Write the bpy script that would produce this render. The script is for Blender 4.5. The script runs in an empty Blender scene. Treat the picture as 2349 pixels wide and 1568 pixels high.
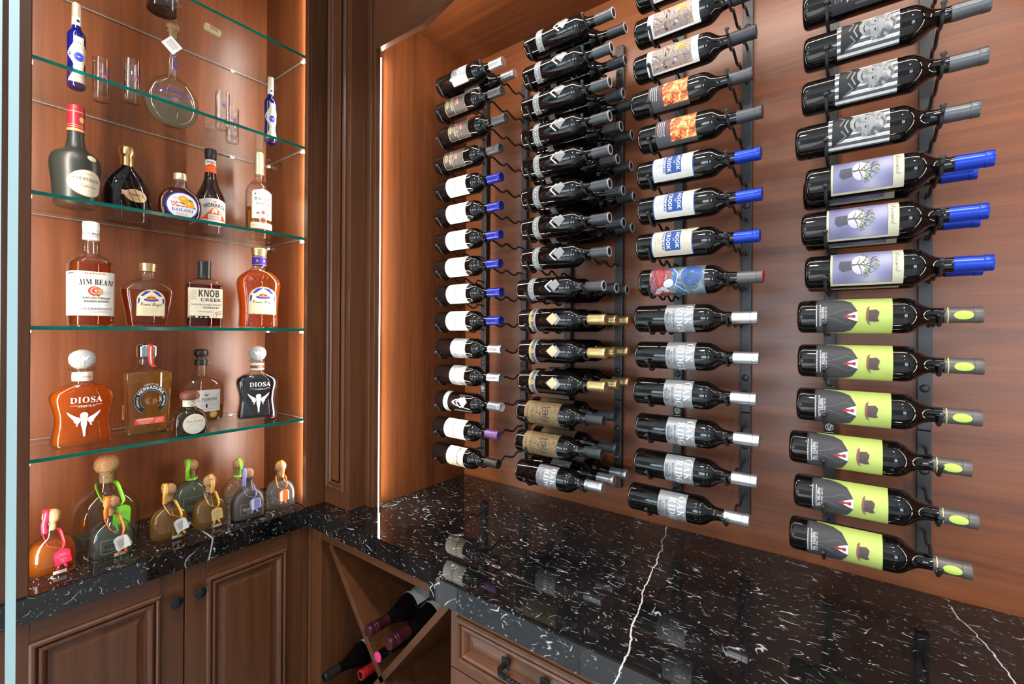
import bpy, bmesh, math, random
from mathutils import Matrix, Vector, Euler
from mathutils.geometry import tessellate_polygon
PI = math.pi
R = math.radians
random.seed(7)
scene = bpy.context.scene
COL = scene.collection

# ------------------------------------------------------------------ camera
cam_data = bpy.data.cameras.new('camera')
cam = bpy.data.objects.new('camera', cam_data)
COL.objects.link(cam)
cam_data.sensor_fit = 'HORIZONTAL'
cam_data.sensor_width = 36.0
cam_data.lens = 1052.93 / 2349 * 36.0
cam_data.shift_y = -23.14 / 2349
cam_data.clip_start = 0.02
cam.matrix_world = Matrix.Translation((0, 0, 1.514)) @ Matrix.Rotation(R(36.772), 4, 'Z') @ Matrix.Rotation(R(90), 4, 'X') @ Matrix.Rotation(R(0.36), 4, 'Z')
scene.camera = cam

# ------------------------------------------------------------------ world, light, exposure
world = bpy.data.worlds.new('world')
scene.world = world
world.use_nodes = True
bg = world.node_tree.nodes['Background']
bg.inputs[0].default_value = (0.80, 0.90, 1.0, 1)
bg.inputs[1].default_value = 10.0
sun_data = bpy.data.lights.new('sun', 'SUN')
sun_data.energy = 30.0; sun_data.angle = R(0.6); sun_data.color = (1.0, 0.97, 0.92)
sun = bpy.data.objects.new('sun', sun_data)
COL.objects.link(sun)
sun.location = (-9, 0, 6)
sun.rotation_euler = Vector((0.80, -0.10, -0.55)).to_track_quat('-Z', 'Y').to_euler()
scene.view_settings.view_transform = 'Standard'
scene.view_settings.look = 'None'
scene.view_settings.exposure = 0.0
scene.view_settings.gamma = 1.0
scene.view_settings.use_curve_mapping = False
cy = scene.cycles
cy.use_denoising = True
cy.max_bounces = 10
cy.diffuse_bounces = 4
cy.glossy_bounces = 5
cy.transmission_bounces = 8
cy.transparent_max_bounces = 24
cy.sample_clamp_indirect = 6.0
cy.caustics_reflective = False
cy.caustics_refractive = True

# ------------------------------------------------------------------ material helpers
MATS = {}
def _new(name):
    m = bpy.data.materials.new(name)
    m.use_nodes = True
    nt = m.node_tree
    nt.nodes.clear()
    out = nt.nodes.new('ShaderNodeOutputMaterial')
    MATS[name] = m
    return m, nt, out
def N(nt, kind, **kw):
    n = nt.nodes.new(kind)
    for k, v in kw.items():
        setattr(n, k, v)
    return n
def plain(name, col, rough=0.5, metal=0.0, spec=0.5, coat=0.0, sub=0.0):
    if name in MATS: return MATS[name]
    m, nt, out = _new(name)
    p = N(nt, 'ShaderNodeBsdfPrincipled')
    p.inputs['Base Color'].default_value = (*col, 1)
    p.inputs['Roughness'].default_value = rough
    p.inputs['Metallic'].default_value = metal
    p.inputs['Specular IOR Level'].default_value = .22 if (spec == .5 and metal < .2 and rough >= .4) else spec
    p.inputs['Coat Weight'].default_value = coat
    nt.links.new(p.outputs[0], out.inputs[0])
    return m
def srgb(r, g, b):
    f = lambda c: (c / 255 / 12.92) if c <= 10 else ((c / 255 + .055) / 1.055) ** 2.4
    return (f(r), f(g), f(b))
def emit(name, col, st):
    m, nt, out = _new(name)
    e = N(nt, 'ShaderNodeEmission')
    e.inputs[0].default_value = (*col, 1)
    e.inputs[1].default_value = st
    nt.links.new(e.outputs[0], out.inputs[0])
    return m
def math_(nt, op, a, b=None, clamp=False):
    n = N(nt, 'ShaderNodeMath', operation=op, use_clamp=clamp)
    for i, v in enumerate((a, b)):
        if v is None: continue
        if isinstance(v, (int, float)): n.inputs[i].default_value = v
        else: nt.links.new(v, n.inputs[i])
    return n.outputs[0]
def ramp(nt, fac, stops):
    n = N(nt, 'ShaderNodeValToRGB')
    el = n.color_ramp.elements
    while len(el) < len(stops): el.new(0.5)
    for e, (p, c) in zip(el, stops):
        e.position = p
        e.color = (*c, 1) if len(c) == 3 else c
    nt.links.new(fac, n.inputs[0])
    return n.outputs[0]
def noise(nt, vec, scale, detail=3, rough=0.5, dist=0.0):
    n = N(nt, 'ShaderNodeTexNoise')
    n.inputs['Scale'].default_value = scale
    n.inputs['Detail'].default_value = detail
    n.inputs['Roughness'].default_value = rough
    n.inputs['Distortion'].default_value = dist
    if vec is not None: nt.links.new(vec, n.inputs['Vector'])
    return n
def mapped(nt, kind='Object', scale=(1, 1, 1), loc=(0, 0, 0), rot=(0, 0, 0)):
    tc = N(nt, 'ShaderNodeTexCoord')
    mp = N(nt, 'ShaderNodeMapping')
    mp.inputs['Scale'].default_value = scale
    mp.inputs['Location'].default_value = loc
    mp.inputs['Rotation'].default_value = rot
    nt.links.new(tc.outputs[kind], mp.inputs[0])
    return mp.outputs[0]
def mixc(nt, fac, a, b, mode='MIX'):
    n = N(nt, 'ShaderNodeMix', data_type='RGBA', blend_type=mode)
    for i, v in ((0, fac), (6, a), (7, b)):
        if isinstance(v, (int, float)): n.inputs[i].default_value = v
        elif isinstance(v, tuple): n.inputs[i].default_value = (*v, 1)
        else: nt.links.new(v, n.inputs[i])
    return n.outputs[2]
def wood(name, dark, light, axis, rough=0.36, board=0.35, seed=0.0):
    """stained timber: fine grain along `axis`, broad tone shifts from veneer leaf to veneer leaf"""
    m, nt, out = _new(name)
    i = 'XYZ'.index(axis)
    sc = [26.0] * 3; sc[i] = 1.1
    v = mapped(nt, scale=tuple(sc), loc=(seed, seed * .7, seed * 1.3))
    n1 = noise(nt, v, 1.6, 6, 0.62, 0.7)
    sc2 = [5.0] * 3; sc2[i] = 0.35
    v2 = mapped(nt, scale=tuple(sc2), loc=(seed + 3, seed, seed))
    n2 = noise(nt, v2, 1.0, 2, 0.5, 0.3)
    sc3 = [230.0] * 3; sc3[i] = 7.0
    n3 = noise(nt, mapped(nt, scale=tuple(sc3)), 1.0, 2, 0.6)
    f = math_(nt, 'ADD', math_(nt, 'MULTIPLY', n1.outputs[0], 0.62), math_(nt, 'MULTIPLY', n2.outputs[0], board))
    f = math_(nt, 'ADD', f, math_(nt, 'MULTIPLY', n3.outputs[0], 0.16))
    c = ramp(nt, f, [(0.34, dark), (0.52, tuple((a + b) / 2 for a, b in zip(dark, light))), (0.74, light)])
    p = N(nt, 'ShaderNodeBsdfPrincipled')
    nt.links.new(c, p.inputs['Base Color'])
    r = math_(nt, 'ADD', math_(nt, 'MULTIPLY', n3.outputs[0], 0.10), rough - 0.05)
    nt.links.new(r, p.inputs['Roughness'])
    p.inputs['Specular IOR Level'].default_value = 0.5
    b = N(nt, 'ShaderNodeBump')
    b.inputs['Strength'].default_value = 0.05
    b.inputs['Distance'].default_value = 0.001
    nt.links.new(n3.outputs[0], b.inputs['Height'])
    nt.links.new(b.outputs[0], p.inputs['Normal'])
    nt.links.new(p.outputs[0], out.inputs[0])
    return m
def thin_glass(name, tint, edge, gloss=1.0, rough=0.0, ior=1.45):
    """clear container glass: tinted see-through wall with a mirror-like skin"""
    m, nt, out = _new(name)
    lw = N(nt, 'ShaderNodeLayerWeight'); lw.inputs[0].default_value = 0.35
    c = mixc(nt, math_(nt, 'POWER', lw.outputs['Facing'], 2.8), tint, edge)
    t = N(nt, 'ShaderNodeBsdfTransparent'); nt.links.new(c, t.inputs[0])
    g = N(nt, 'ShaderNodeBsdfGlossy'); g.inputs['Roughness'].default_value = rough
    fr = N(nt, 'ShaderNodeFresnel')
    ge = N(nt, 'ShaderNodeNewGeometry')   # the wall is thin: its inner face reflects no more than its outer one
    nt.links.new(math_(nt, 'ADD', math_(nt, 'MULTIPLY', ge.outputs['Backfacing'], 1 / ior - ior), ior), fr.inputs[0])
    fac = math_(nt, 'MULTIPLY', fr.outputs[0], gloss, True)
    mx = N(nt, 'ShaderNodeMixShader')
    nt.links.new(fac, mx.inputs[0]); nt.links.new(t.outputs[0], mx.inputs[1]); nt.links.new(g.outputs[0], mx.inputs[2])
    nt.links.new(mx.outputs[0], out.inputs[0])
    return m
def liquid(name, col, body=0.25, ior=1.10):
    """spirit in a bottle: bends what is seen through it, with a little body colour of its own"""
    m, nt, out = _new(name)
    rf = N(nt, 'ShaderNodeBsdfRefraction'); rf.inputs['Color'].default_value = (*[c ** .5 for c in col], 1)
    rf.inputs['IOR'].default_value = ior; rf.inputs['Roughness'].default_value = 0.0
    tp = N(nt, 'ShaderNodeBsdfTransparent'); tp.inputs[0].default_value = (*[c ** .5 for c in col], 1)
    m1 = N(nt, 'ShaderNodeMixShader'); m1.inputs[0].default_value = 0.45
    nt.links.new(rf.outputs[0], m1.inputs[1]); nt.links.new(tp.outputs[0], m1.inputs[2])
    tr = N(nt, 'ShaderNodeBsdfTranslucent'); tr.inputs[0].default_value = (*col, 1)
    df = N(nt, 'ShaderNodeBsdfDiffuse'); df.inputs[0].default_value = (*[c * .8 for c in col], 1)
    m2 = N(nt, 'ShaderNodeMixShader'); m2.inputs[0].default_value = 0.35
    nt.links.new(tr.outputs[0], m2.inputs[1]); nt.links.new(df.outputs[0], m2.inputs[2])
    mx = N(nt, 'ShaderNodeMixShader'); mx.inputs[0].default_value = body
    nt.links.new(m1.outputs[0], mx.inputs[1]); nt.links.new(m2.outputs[0], mx.inputs[2])
    nt.links.new(mx.outputs[0], out.inputs[0])
    return m

# ------------------------------------------------------------------ object helpers
def tag(o, label=None, cat=None, group=None, kind=None):
    if label: o['label'] = label
    if cat: o['category'] = cat
    if group: o['group'] = group
    if kind: o['kind'] = kind
    return o
def empty(name, loc=(0, 0, 0), rot=None, **kw):
    o = bpy.data.objects.new(name, None)
    COL.objects.link(o)
    o.location = loc
    o.empty_display_size = 0.02
    if rot is not None: o.rotation_euler = rot
    return tag(o, **kw)
def mesh_obj(name, verts, faces, mats, parent=None, midx=None, smooth=False, sharp=35, loc=None):
    me = bpy.data.meshes.new(name)
    me.from_pydata(verts, [], faces)
    for m in (mats if isinstance(mats, (list, tuple)) else [mats]): me.materials.append(m)
    if midx: me.polygons.foreach_set('material_index', midx)
    if smooth:
        me.shade_smooth()
        me.set_sharp_from_angle(angle=R(sharp))
    me.update()
    o = bpy.data.objects.new(name, me)
    COL.objects.link(o)
    if parent: o.parent = parent
    if loc: o.location = loc
    return o
def bm_obj(name, bm, mats, parent=None, smooth=False, sharp=35, loc=None):
    me = bpy.data.meshes.new(name)
    bm.normal_update()
    bm.to_mesh(me); bm.free()
    for m in (mats if isinstance(mats, (list, tuple)) else [mats]): me.materials.append(m)
    if smooth:
        me.shade_smooth(); me.set_sharp_from_angle(angle=R(sharp))
    o = bpy.data.objects.new(name, me)
    COL.objects.link(o)
    if parent: o.parent = parent
    if loc: o.location = loc
    return o
def add_box(bm, x0, x1, y0, y1, z0, z1, bev=0.0, mi=0):
    vs = [bm.verts.new((x, y, z)) for x in (x0, x1) for y in (y0, y1) for z in (z0, z1)]
    fs = [bm.faces.new([vs[i] for i in q]) for q in ((0, 1, 3, 2), (4, 6, 7, 5), (0, 4, 5, 1), (2, 3, 7, 6), (0, 2, 6, 4), (1, 5, 7, 3))]
    for f in fs: f.material_index = mi
    if bev > 0:
        ed = list({e for f in fs for e in f.edges})
        r = bmesh.ops.bevel(bm, geom=ed, offset=bev, segments=2, affect='EDGES', profile=0.6)
        for f in r['faces']: f.material_index = mi
    return fs
def box(name, x0, x1, y0, y1, z0, z1, mat, parent=None, bev=0.0015):
    bm = bmesh.new()
    add_box(bm, min(x0, x1), max(x0, x1), min(y0, y1), max(y0, y1), min(z0, z1), max(z0, z1), bev)
    return bm_obj(name, bm, mat, parent)
def copy_tree(o, parent=None):
    c = o.copy(); COL.objects.link(c)
    if parent is not None: c.parent = parent
    for ch in KIDS(o): copy_tree(ch, c)
    return c
def KIDS(o): return [c for c in o.children]
def loft(sections, seg=36, cap=True):
    """stack of superellipse sections (z, rx, ry, n)"""
    vs, fs = [], []
    for s in sections:
        z, rx, ry, n = s[:4]
        for k in range(seg):
            a = 2 * PI * k / seg
            c, d = math.cos(a), math.sin(a)
            vs.append((rx * math.copysign(abs(c) ** (2 / n), c), ry * math.copysign(abs(d) ** (2 / n), d), z))
    for i in range(len(sections) - 1):
        for k in range(seg):
            a, b = i * seg + k, i * seg + (k + 1) % seg
            fs.append((a, b, b + seg, a + seg))
    if cap:
        fs.append(tuple(reversed(range(seg))))
        fs.append(tuple(range((len(sections) - 1) * seg, len(sections) * seg)))
    return vs, fs
def lathe(prof, seg=36): return loft([(z, r, r, 2) for z, r in prof], seg)
def spline(pts, sub=6):
    """Catmull-Rom through control tuples"""
    out = []
    n = len(pts)
    for i in range(n - 1):
        p0, p1, p2, p3 = pts[max(i - 1, 0)], pts[i], pts[i + 1], pts[min(i + 2, n - 1)]
        for k in range(sub):
            t = k / sub
            out.append(tuple(0.5 * (2 * b + (c - a) * t + (2 * a - 5 * b + 4 * c - d) * t * t + (3 * b - a - 3 * c + d) * t ** 3) for a, b, c, d in zip(p0, p1, p2, p3)))
    out.append(tuple(pts[-1]))
    return out
def tube(path, rad, seg=8, bulb=0.0):
    """round bar along a 3-D path; rad number or list"""
    vs, fs = [], []
    P = [Vector(p) for p in path]
    prev = None
    for i, p in enumerate(P):
        t = (P[min(i + 1, len(P) - 1)] - P[max(i - 1, 0)]).normalized()
        if prev is None:
            up = Vector((1, 0, 0)) if abs(t.x) < 0.9 else Vector((0, 0, 1))
            n1 = (up - t * up.dot(t)).normalized()
        else:
            n1 = (prev - t * prev.dot(t)).normalized()
        prev = n1
        n2 = t.cross(n1)
        r = rad[i] if isinstance(rad, (list, tuple)) else rad
        for k in range(seg):
            a = 2 * PI * k / seg
            vs.append(tuple(p + n1 * (r * math.cos(a)) + n2 * (r * math.sin(a))))
    for i in range(len(P) - 1):
        for k in range(seg):
            a, b = i * seg + k, i * seg + (k + 1) % seg
            fs.append((a, b, b + seg, a + seg))
    fs.append(tuple(reversed(range(seg)))); fs.append(tuple(range((len(P) - 1) * seg, len(P) * seg)))
    return vs, fs

# ------------------------------------------------------------------ print (lettering and flat artwork on labels)
STYLES = {'sans': None, 'bold': (0x1D5D4, 0x1D5EE, 0x1D7EC), 'serif': (0x1D400, 0x1D41A, 0x1D7CE), 'ital': (0x1D468, 0x1D482, None),
          'script': (0x1D4D0, 0x1D4EA, None), 'frak': (0x1D56C, 0x1D586, None)}
_GL = {}
def glyph(style, c):
    """outline of one character as (verts, faces, right edge), made once"""
    key = (style, c)
    if key in _GL: return _GL[key]
    base = STYLES[style]
    ch = c
    if base is not None:
        if c.isupper(): ch = chr(base[0] + ord(c) - 65)
        elif c.islower(): ch = chr(base[1] + ord(c) - 97)
        elif c.isdigit() and base[2]: ch = chr(base[2] + ord(c) - 48)
    cu = bpy.data.curves.new('lettering_source', 'FONT')
    cu.body = ch; cu.size = 1.0; cu.resolution_u = 1 if style in ('script', 'frak') else 2; cu.fill_mode = 'FRONT'
    ob = bpy.data.objects.new('lettering_source', cu)
    me = ob.to_mesh()
    vs = [(v.co.x, v.co.y) for v in me.vertices]
    fs = [tuple(q.vertices) for q in me.polygons]
    ob.to_mesh_clear(); bpy.data.objects.remove(ob); bpy.data.curves.remove(cu)
    _GL[key] = (vs, fs, max((v[0] for v in vs), default=0.3))
    return _GL[key]
class _Face:
    def __init__(s, style): s.style = style
    def __contains__(s, c): return c != ' '
    def __getitem__(s, c): return glyph(s.style, c)
def glyphs(style): return _Face(style)
class Print:
    def __init__(s): s.items = []
    def raw(s, vs, fs, mat, lay=1, fine=False): s.items.append((vs, fs, mat, lay, fine)); return s
    def rect(s, x0, y0, x1, y1, mat, lay=0, d=0.005):
        nx = max(1, int(abs(x1 - x0) / d + .5)); ny = max(1, int(abs(y1 - y0) / d + .5))
        vs = [(x0 + (x1 - x0) * i / nx, y0 + (y1 - y0) * j / ny) for j in range(ny + 1) for i in range(nx + 1)]
        fs = [(j * (nx + 1) + i, j * (nx + 1) + i + 1, (j + 1) * (nx + 1) + i + 1, (j + 1) * (nx + 1) + i) for j in range(ny) for i in range(nx)]
        return s.raw(vs, fs, mat, lay, True)
    def poly(s, pts, mat, lay=1): return s.raw(list(pts), [tuple(range(len(pts)))], mat, lay)
    def ell(s, cx, cy, rx, ry, mat, lay=1, n=32, a0=0, a1=2 * PI, tilt=0):
        pts = []
        for k in range(n if a1 - a0 > 6.2 else n + 1):
            a = a0 + (a1 - a0) * k / n
            x, y = rx * math.cos(a), ry * math.sin(a)
            pts.append((cx + x * math.cos(tilt) - y * math.sin(tilt), cy + x * math.sin(tilt) + y * math.cos(tilt)))
        return s.poly(pts, mat, lay)
    def ring(s, cx, cy, rx, ry, w, mat, lay=1, n=40, a0=0, a1=2 * PI):
        vs, fs = [], []
        for k in range(n + 1):
            a = a0 + (a1 - a0) * k / n
            for q in (0, w): vs.append((cx + (rx - q) * math.cos(a), cy + (ry - q) * math.sin(a)))
        for k in range(n): fs.append((2 * k, 2 * k + 2, 2 * k + 3, 2 * k + 1))
        return s.raw(vs, fs, mat, lay)
    def frame(s, x0, y0, x1, y1, w, mat, lay=1):
        s.rect(x0, y0, x1, y0 + w, mat, lay); s.rect(x0, y1 - w, x1, y1, mat, lay)
        s.rect(x0, y0 + w, x0 + w, y1 - w, mat, lay); return s.rect(x1 - w, y0 + w, x1, y1 - w, mat, lay)
    def line(s, pts, w, mat, lay=1):
        vs, fs = [], []
        pts = list(pts)
        for i, (x, y) in enumerate(pts):
            a, b = pts[max(i - 1, 0)], pts[min(i + 1, len(pts) - 1)]
            dx, dy = b[0] - a[0], b[1] - a[1]; l = math.hypot(dx, dy) or 1
            ww = w[i] if isinstance(w, (list, tuple)) else w
            vs += [(x - dy / l * ww / 2, y + dx / l * ww / 2), (x + dy / l * ww / 2, y - dx / l * ww / 2)]
        for i in range(len(pts) - 1): fs.append((2 * i, 2 * i + 1, 2 * i + 3, 2 * i + 2))
        return s.raw(vs, fs, mat, lay)
    def text(s, t, x, y, size, mat, style='sans', align='c', sx=1.0, rot=0.0, lay=2, arc=0.0, track=0.06, width=None):
        if size < .0063 and style in ('serif', 'bold', 'script'): style = 'sans'
        g = glyphs(style)
        pos, cur = [], 0.0
        for c in t:
            if c in g and g[c][1]:
                pos.append((c, cur)); cur += g[c][2] + track
            else: cur += 0.33
        if not pos: return s
        cur -= track
        if width: sx = width / (cur * size)
        off = {'c': -cur / 2, 'l': 0, 'r': -cur}[align]
        ca, sa = math.cos(rot), math.sin(rot)
        for c, px in pos:
            vs, fs, xm = g[c]
            o = []
            for vx, vy in vs:
                X = (vx + px + off) * size * sx; Y = vy * size
                if arc:
                    a = X / arc
                    X, Y = (arc + Y) * math.sin(a), (arc + Y) * math.cos(a) - arc
                o.append((x + X * ca - Y * sa, y + X * sa + Y * ca))
            s.raw(o, fs, mat, lay)
        return s
    def lines(s, x, y, n, dy, w, h, mat, lay=1, rnd=None):
        """body copy too small to read: rows of short word-length dashes"""
        rg = rnd or random.Random(int(1e5 * (x + y)) + n)
        for i in range(n):
            cx = x - w / 2 + rg.random() * w * .06
            end = x + w / 2 - rg.random() * w * .12
            while cx < end:
                l = h * (1.2 + rg.random() * 3)
                s.rect(cx, y - i * dy, min(cx + l, end), y - i * dy + h, mat, lay, 0.02)
                cx += l + h * .7
        return s
    def build(s, name, parent, surf, lift=0.0003, gap=0.00012, maxlen=0.0048):
        mats = []
        for it in s.items:
            if it[2] not in mats: mats.append(it[2])
        xs = [v[0] for it in s.items for v in it[0]]; ys = [v[1] for it in s.items for v in it[0]]
        x0, x1, y0, y1 = min(xs), max(xs), min(ys), max(ys)
        V, F, MI, UV = [], [], [], []
        def put(poly, h, mi):
            n = len(V)
            for q in poly:
                V.append(surf(q[0], q[1], h))
                UV.append(((q[0] - x0) / (x1 - x0 + 1e-9), (q[1] - y0) / (y1 - y0 + 1e-9)))
            F.append(tuple(range(n, n + len(poly)))); MI.append(mi)
        def split(a, b, c, h, mi, depth=0):
            la, lb, lc = (b[0] - c[0]) ** 2 + (b[1] - c[1]) ** 2, (a[0] - c[0]) ** 2 + (a[1] - c[1]) ** 2, (a[0] - b[0]) ** 2 + (a[1] - b[1]) ** 2
            m = max(la, lb, lc)
            if m <= maxlen * maxlen or depth > 14: put((a, b, c), h, mi); return
            if m == la: p, q, r = b, c, a
            elif m == lb: p, q, r = c, a, b
            else: p, q, r = a, b, c
            k = ((p[0] + q[0]) / 2, (p[1] + q[1]) / 2)
            split(p, k, r, h, mi, depth + 1); split(k, q, r, h, mi, depth + 1)
        for vs, fs, mat, lay, fine in s.items:
            h = lift + gap * lay; mi = mats.index(mat)
            for f in fs:
                pl = [vs[i] for i in f]
                if fine: put(pl, h, mi); continue
                if len(pl) == 3: split(pl[0], pl[1], pl[2], h, mi)
                else:
                    for t in tessellate_polygon([[Vector((x, y, 0)) for x, y in pl]]): split(pl[t[0]], pl[t[1]], pl[t[2]], h, mi)
        o = mesh_obj(name, V, F, mats, parent, midx=MI)
        uv = o.data.uv_layers.new(name='UVMap')
        uv.data.foreach_set('uv', [c for q in UV for c in q])
        bm = bmesh.new(); bm.from_mesh(o.data); bmesh.ops.remove_doubles(bm, verts=bm.verts[:], dist=1e-6)
        bmesh.ops.recalc_face_normals(bm, faces=bm.faces[:]); bm.to_mesh(o.data); bm.free()
        o.data.shade_smooth()
        return o
def cyl_surf(r, z0=0.0):
    return lambda u, v, h: ((r + h) * math.sin(u / r), -(r + h) * math.cos(u / r), z0 + v)
def sec_at(sections, z):
    if z <= sections[0][0]: return sections[0][1:4]
    for a, b in zip(sections, sections[1:]):
        if z <= b[0]:
            t = (z - a[0]) / (b[0] - a[0] + 1e-9)
            return tuple(p + (q - p) * t for p, q in zip(a[1:4], b[1:4]))
    return sections[-1][1:4]
def front_surf(sections):
    """press print onto the front (-Y) of a lofted bottle"""
    def f(u, v, h):
        rx, ry, n = sec_at(sections, v)
        q = min(abs(u) / rx, 0.985)
        y = -ry * (1 - q ** n) ** (1 / n)
        dydx = 0.0 if q < 1e-4 else ry / rx * q ** (n - 1) * (1 - q ** n) ** (1 / n - 1)
        l = math.hypot(1, dydx)
        return (u + math.copysign(dydx / l, u) * h, y - h / l, v)
    return f
def flat_surf(y): return lambda u, v, h: (u, y - h, v)
ORD = ['first', 'second', 'third', 'fourth', 'fifth', 'sixth', 'seventh', 'eighth', 'ninth', 'tenth', 'eleventh', 'twelfth', 'thirteenth', 'fourteenth', 'fifteenth']

# ------------------------------------------------------------------ lights the place has
def strip_light(name, loc, normal, length, width, power, col, along='Z'):
    """LED tape as a long narrow area lamp"""
    l = bpy.data.lights.new(name, 'AREA')
    l.shape = 'RECTANGLE'; l.size = width; l.size_y = length
    l.energy = power; l.color = col
    o = bpy.data.objects.new(name, l); COL.objects.link(o)
    n = Vector(normal).normalized()
    y = Vector((0, 0, 1)) if along == 'Z' else (Vector((1, 0, 0)) if along == 'X' else Vector((0, 1, 0)))
    y = (y - n * y.dot(n)).normalized()
    z = -n
    x = y.cross(z)
    o.matrix_world = Matrix.Translation(loc) @ Matrix((x, y, z)).transposed().to_4x4()
    return o
LEDC = (1.0, 0.93, 0.84)
def downlight(x, y, power, where):
    r = empty('recessed_downlight', (x, y, 2.95), label='round white recessed ceiling lamp ' + where, cat='ceiling lamp', group='recessed ceiling lamps')
    v, f = lathe([(-0.012, 0.052), (-0.012, 0.062), (0.0, 0.064), (0.002, 0.052)], 24)
    mesh_obj('trim_ring', v, f[:-2], plain('white_enamel', (.8, .8, .78), .4), r, smooth=True)
    l = bpy.data.lights.new('lamp', 'AREA'); l.shape = 'DISK'; l.size = 0.1; l.energy = power; l.color = (1, .95, .88); l.spread = R(130)
    o = bpy.data.objects.new('lamp', l); COL.objects.link(o); o.parent = r; o.location = (0, 0, -0.014)

# ------------------------------------------------------------------ materials of the shell
WD, WL = (0.075, 0.019, 0.0055), (0.235, 0.070, 0.0200)
FD, FL = (0.048, 0.0155, 0.0058), (0.140, 0.049, 0.0180)
W_back = wood('veneer_back_wall', WD, WL, 'X', 0.33)
W_side = wood('veneer_niche_side', WD, WL, 'Z', 0.36, seed=4)
W_ceil = wood('veneer_niche_ceiling', WD, WL, 'X', 0.36, seed=9)
W_cab = wood('veneer_cabinet', WD, WL, 'Z', 0.33, seed=14)
W_fz = wood('stained_frame_vertical', FD, FL, 'Z', 0.34, seed=21)
W_fx = wood('stained_frame_lengthwise', FD, FL, 'X', 0.34, seed=25)
W_fy = wood('stained_frame_crosswise', FD, FL, 'Y', 0.34, seed=29)
glaze = plain('dark_glaze', (.012, .006, .004), .5)
black_iron = plain('black_iron', (.012, .012, .013), .42)
rack_black = plain('satin_black_steel', (.016, .016, .018), .38)
wall_paint = plain('grey_wall_paint', (.42, .42, .43), .8)
white_paint = plain('white_ceiling_paint', (.75, .75, .74), .8)

def marble():
    m, nt, out = _new('black_marble')
    v = mapped(nt)
    warp = noise(nt, v, 3.0, 3, .5)
    wv = N(nt, 'ShaderNodeVectorMath', operation='MULTIPLY_ADD')
    nt.links.new(warp.outputs['Color'], wv.inputs[0]); wv.inputs[1].default_value = (.10, .10, .10); nt.links.new(v, wv.inputs[2])
    fac = None
    def flecks(scale, stretch, rot, width, thr, amp, loc):
        tc = N(nt, 'ShaderNodeMapping')
        tc.inputs['Scale'].default_value = stretch; tc.inputs['Rotation'].default_value = (0, 0, rot); tc.inputs['Location'].default_value = loc
        nt.links.new(wv.outputs[0], tc.inputs[0])
        n = noise(nt, tc.outputs[0], scale, 1.6, .5, .15)
        d = math_(nt, 'ABSOLUTE', math_(nt, 'SUBTRACT', n.outputs[0], 0.5))
        line = math_(nt, 'SUBTRACT', 1.0, math_(nt, 'DIVIDE', d, width), True)
        mk = noise(nt, tc.outputs[0], scale * 2.3, 2, .5)
        msk = math_(nt, 'MULTIPLY', math_(nt, 'SUBTRACT', mk.outputs[0], thr), 14.0, True)
        return math_(nt, 'MULTIPLY', math_(nt, 'MULTIPLY', line, msk), amp, True)
    layers = [flecks(10, (1, 2.6, 2.0), .22, .0105, .57, 1.0, (0, 0, 0)), flecks(18, (.8, 2.6, 2.0), -.25, .014, .59, .85, (5, 2, 1)),
              flecks(7, (1.6, 1.2, 1.2), 1.0, .0050, .58, .9, (2, 7, 3)), flecks(30, (.8, 2.2, 1.8), .1, .022, .60, .55, (1, 3, 8)), flecks(14, (1.2, 1.4, 1.4), .8, .008, .61, .7, (9, 4, 2))]
    for l in layers: fac = l if fac is None else math_(nt, 'MAXIMUM', fac, l)
    # two long veins running across the slab
    sp = N(nt, 'ShaderNodeSeparateXYZ'); nt.links.new(v, sp.inputs[0])
    wig = noise(nt, v, 9, 4, .6); wig2 = noise(nt, v, 50, 2, .5)
    def vein(x0, y0, slope, w, ymin):
        base = math_(nt, 'ADD', math_(nt, 'MULTIPLY', math_(nt, 'SUBTRACT', sp.outputs[1], y0), slope), x0)
        base = math_(nt, 'ADD', base, math_(nt, 'MULTIPLY', math_(nt, 'SUBTRACT', wig.outputs[0], .5), .045))
        base = math_(nt, 'ADD', base, math_(nt, 'MULTIPLY', math_(nt, 'SUBTRACT', sp.outputs[2], .914), .26))
        d = math_(nt, 'ABSOLUTE', math_(nt, 'SUBTRACT', sp.outputs[0], base))
        ww = math_(nt, 'ADD', math_(nt, 'MULTIPLY', wig2.outputs[0], w), w * .5)
        l = math_(nt, 'SUBTRACT', 1.0, math_(nt, 'POWER', math_(nt, 'DIVIDE', d, ww), 3.0), True)
        return math_(nt, 'MULTIPLY', l, math_(nt, 'LESS_THAN', sp.outputs[1], ymin))
    fac = math_(nt, 'MAXIMUM', fac, vein(-.337, .788, -.19, .0019, 2.0))
    fac = math_(nt, 'MAXIMUM', fac, vein(.173, 1.376, -.26, .0014, 1.40))
    # cross vein on the cabinet slab
    db = math_(nt, 'ADD', math_(nt, 'MULTIPLY', math_(nt, 'SUBTRACT', sp.outputs[2], .907), .17), .545)
    db = math_(nt, 'ADD', db, math_(nt, 'MULTIPLY', math_(nt, 'SUBTRACT', wig.outputs[0], .5), .012))
    dd = math_(nt, 'ABSOLUTE', math_(nt, 'SUBTRACT', sp.outputs[1], db))
    la = math_(nt, 'MULTIPLY', math_(nt, 'SUBTRACT', 1.0, math_(nt, 'DIVIDE', dd, .0028), True), math_(nt, 'LESS_THAN', sp.outputs[0], -1.465))
    fac = math_(nt, 'MAXIMUM', fac, la)
    cloud = noise(nt, v, 5, 4, .6)
    base = ramp(nt, cloud.outputs[0], [(.35, (.0035, .0033, .0035)), (.75, (.014, .0125, .0125))])
    c = mixc(nt, fac, base, (.62, .62, .64))
    p = N(nt, 'ShaderNodeBsdfPrincipled')
    nt.links.new(c, p.inputs['Base Color'])
    p.inputs['Roughness'].default_value = .035
    p.inputs['Specular IOR Level'].default_value = .62
    nt.links.new(p.outputs[0], out.inputs[0])
    return m
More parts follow.
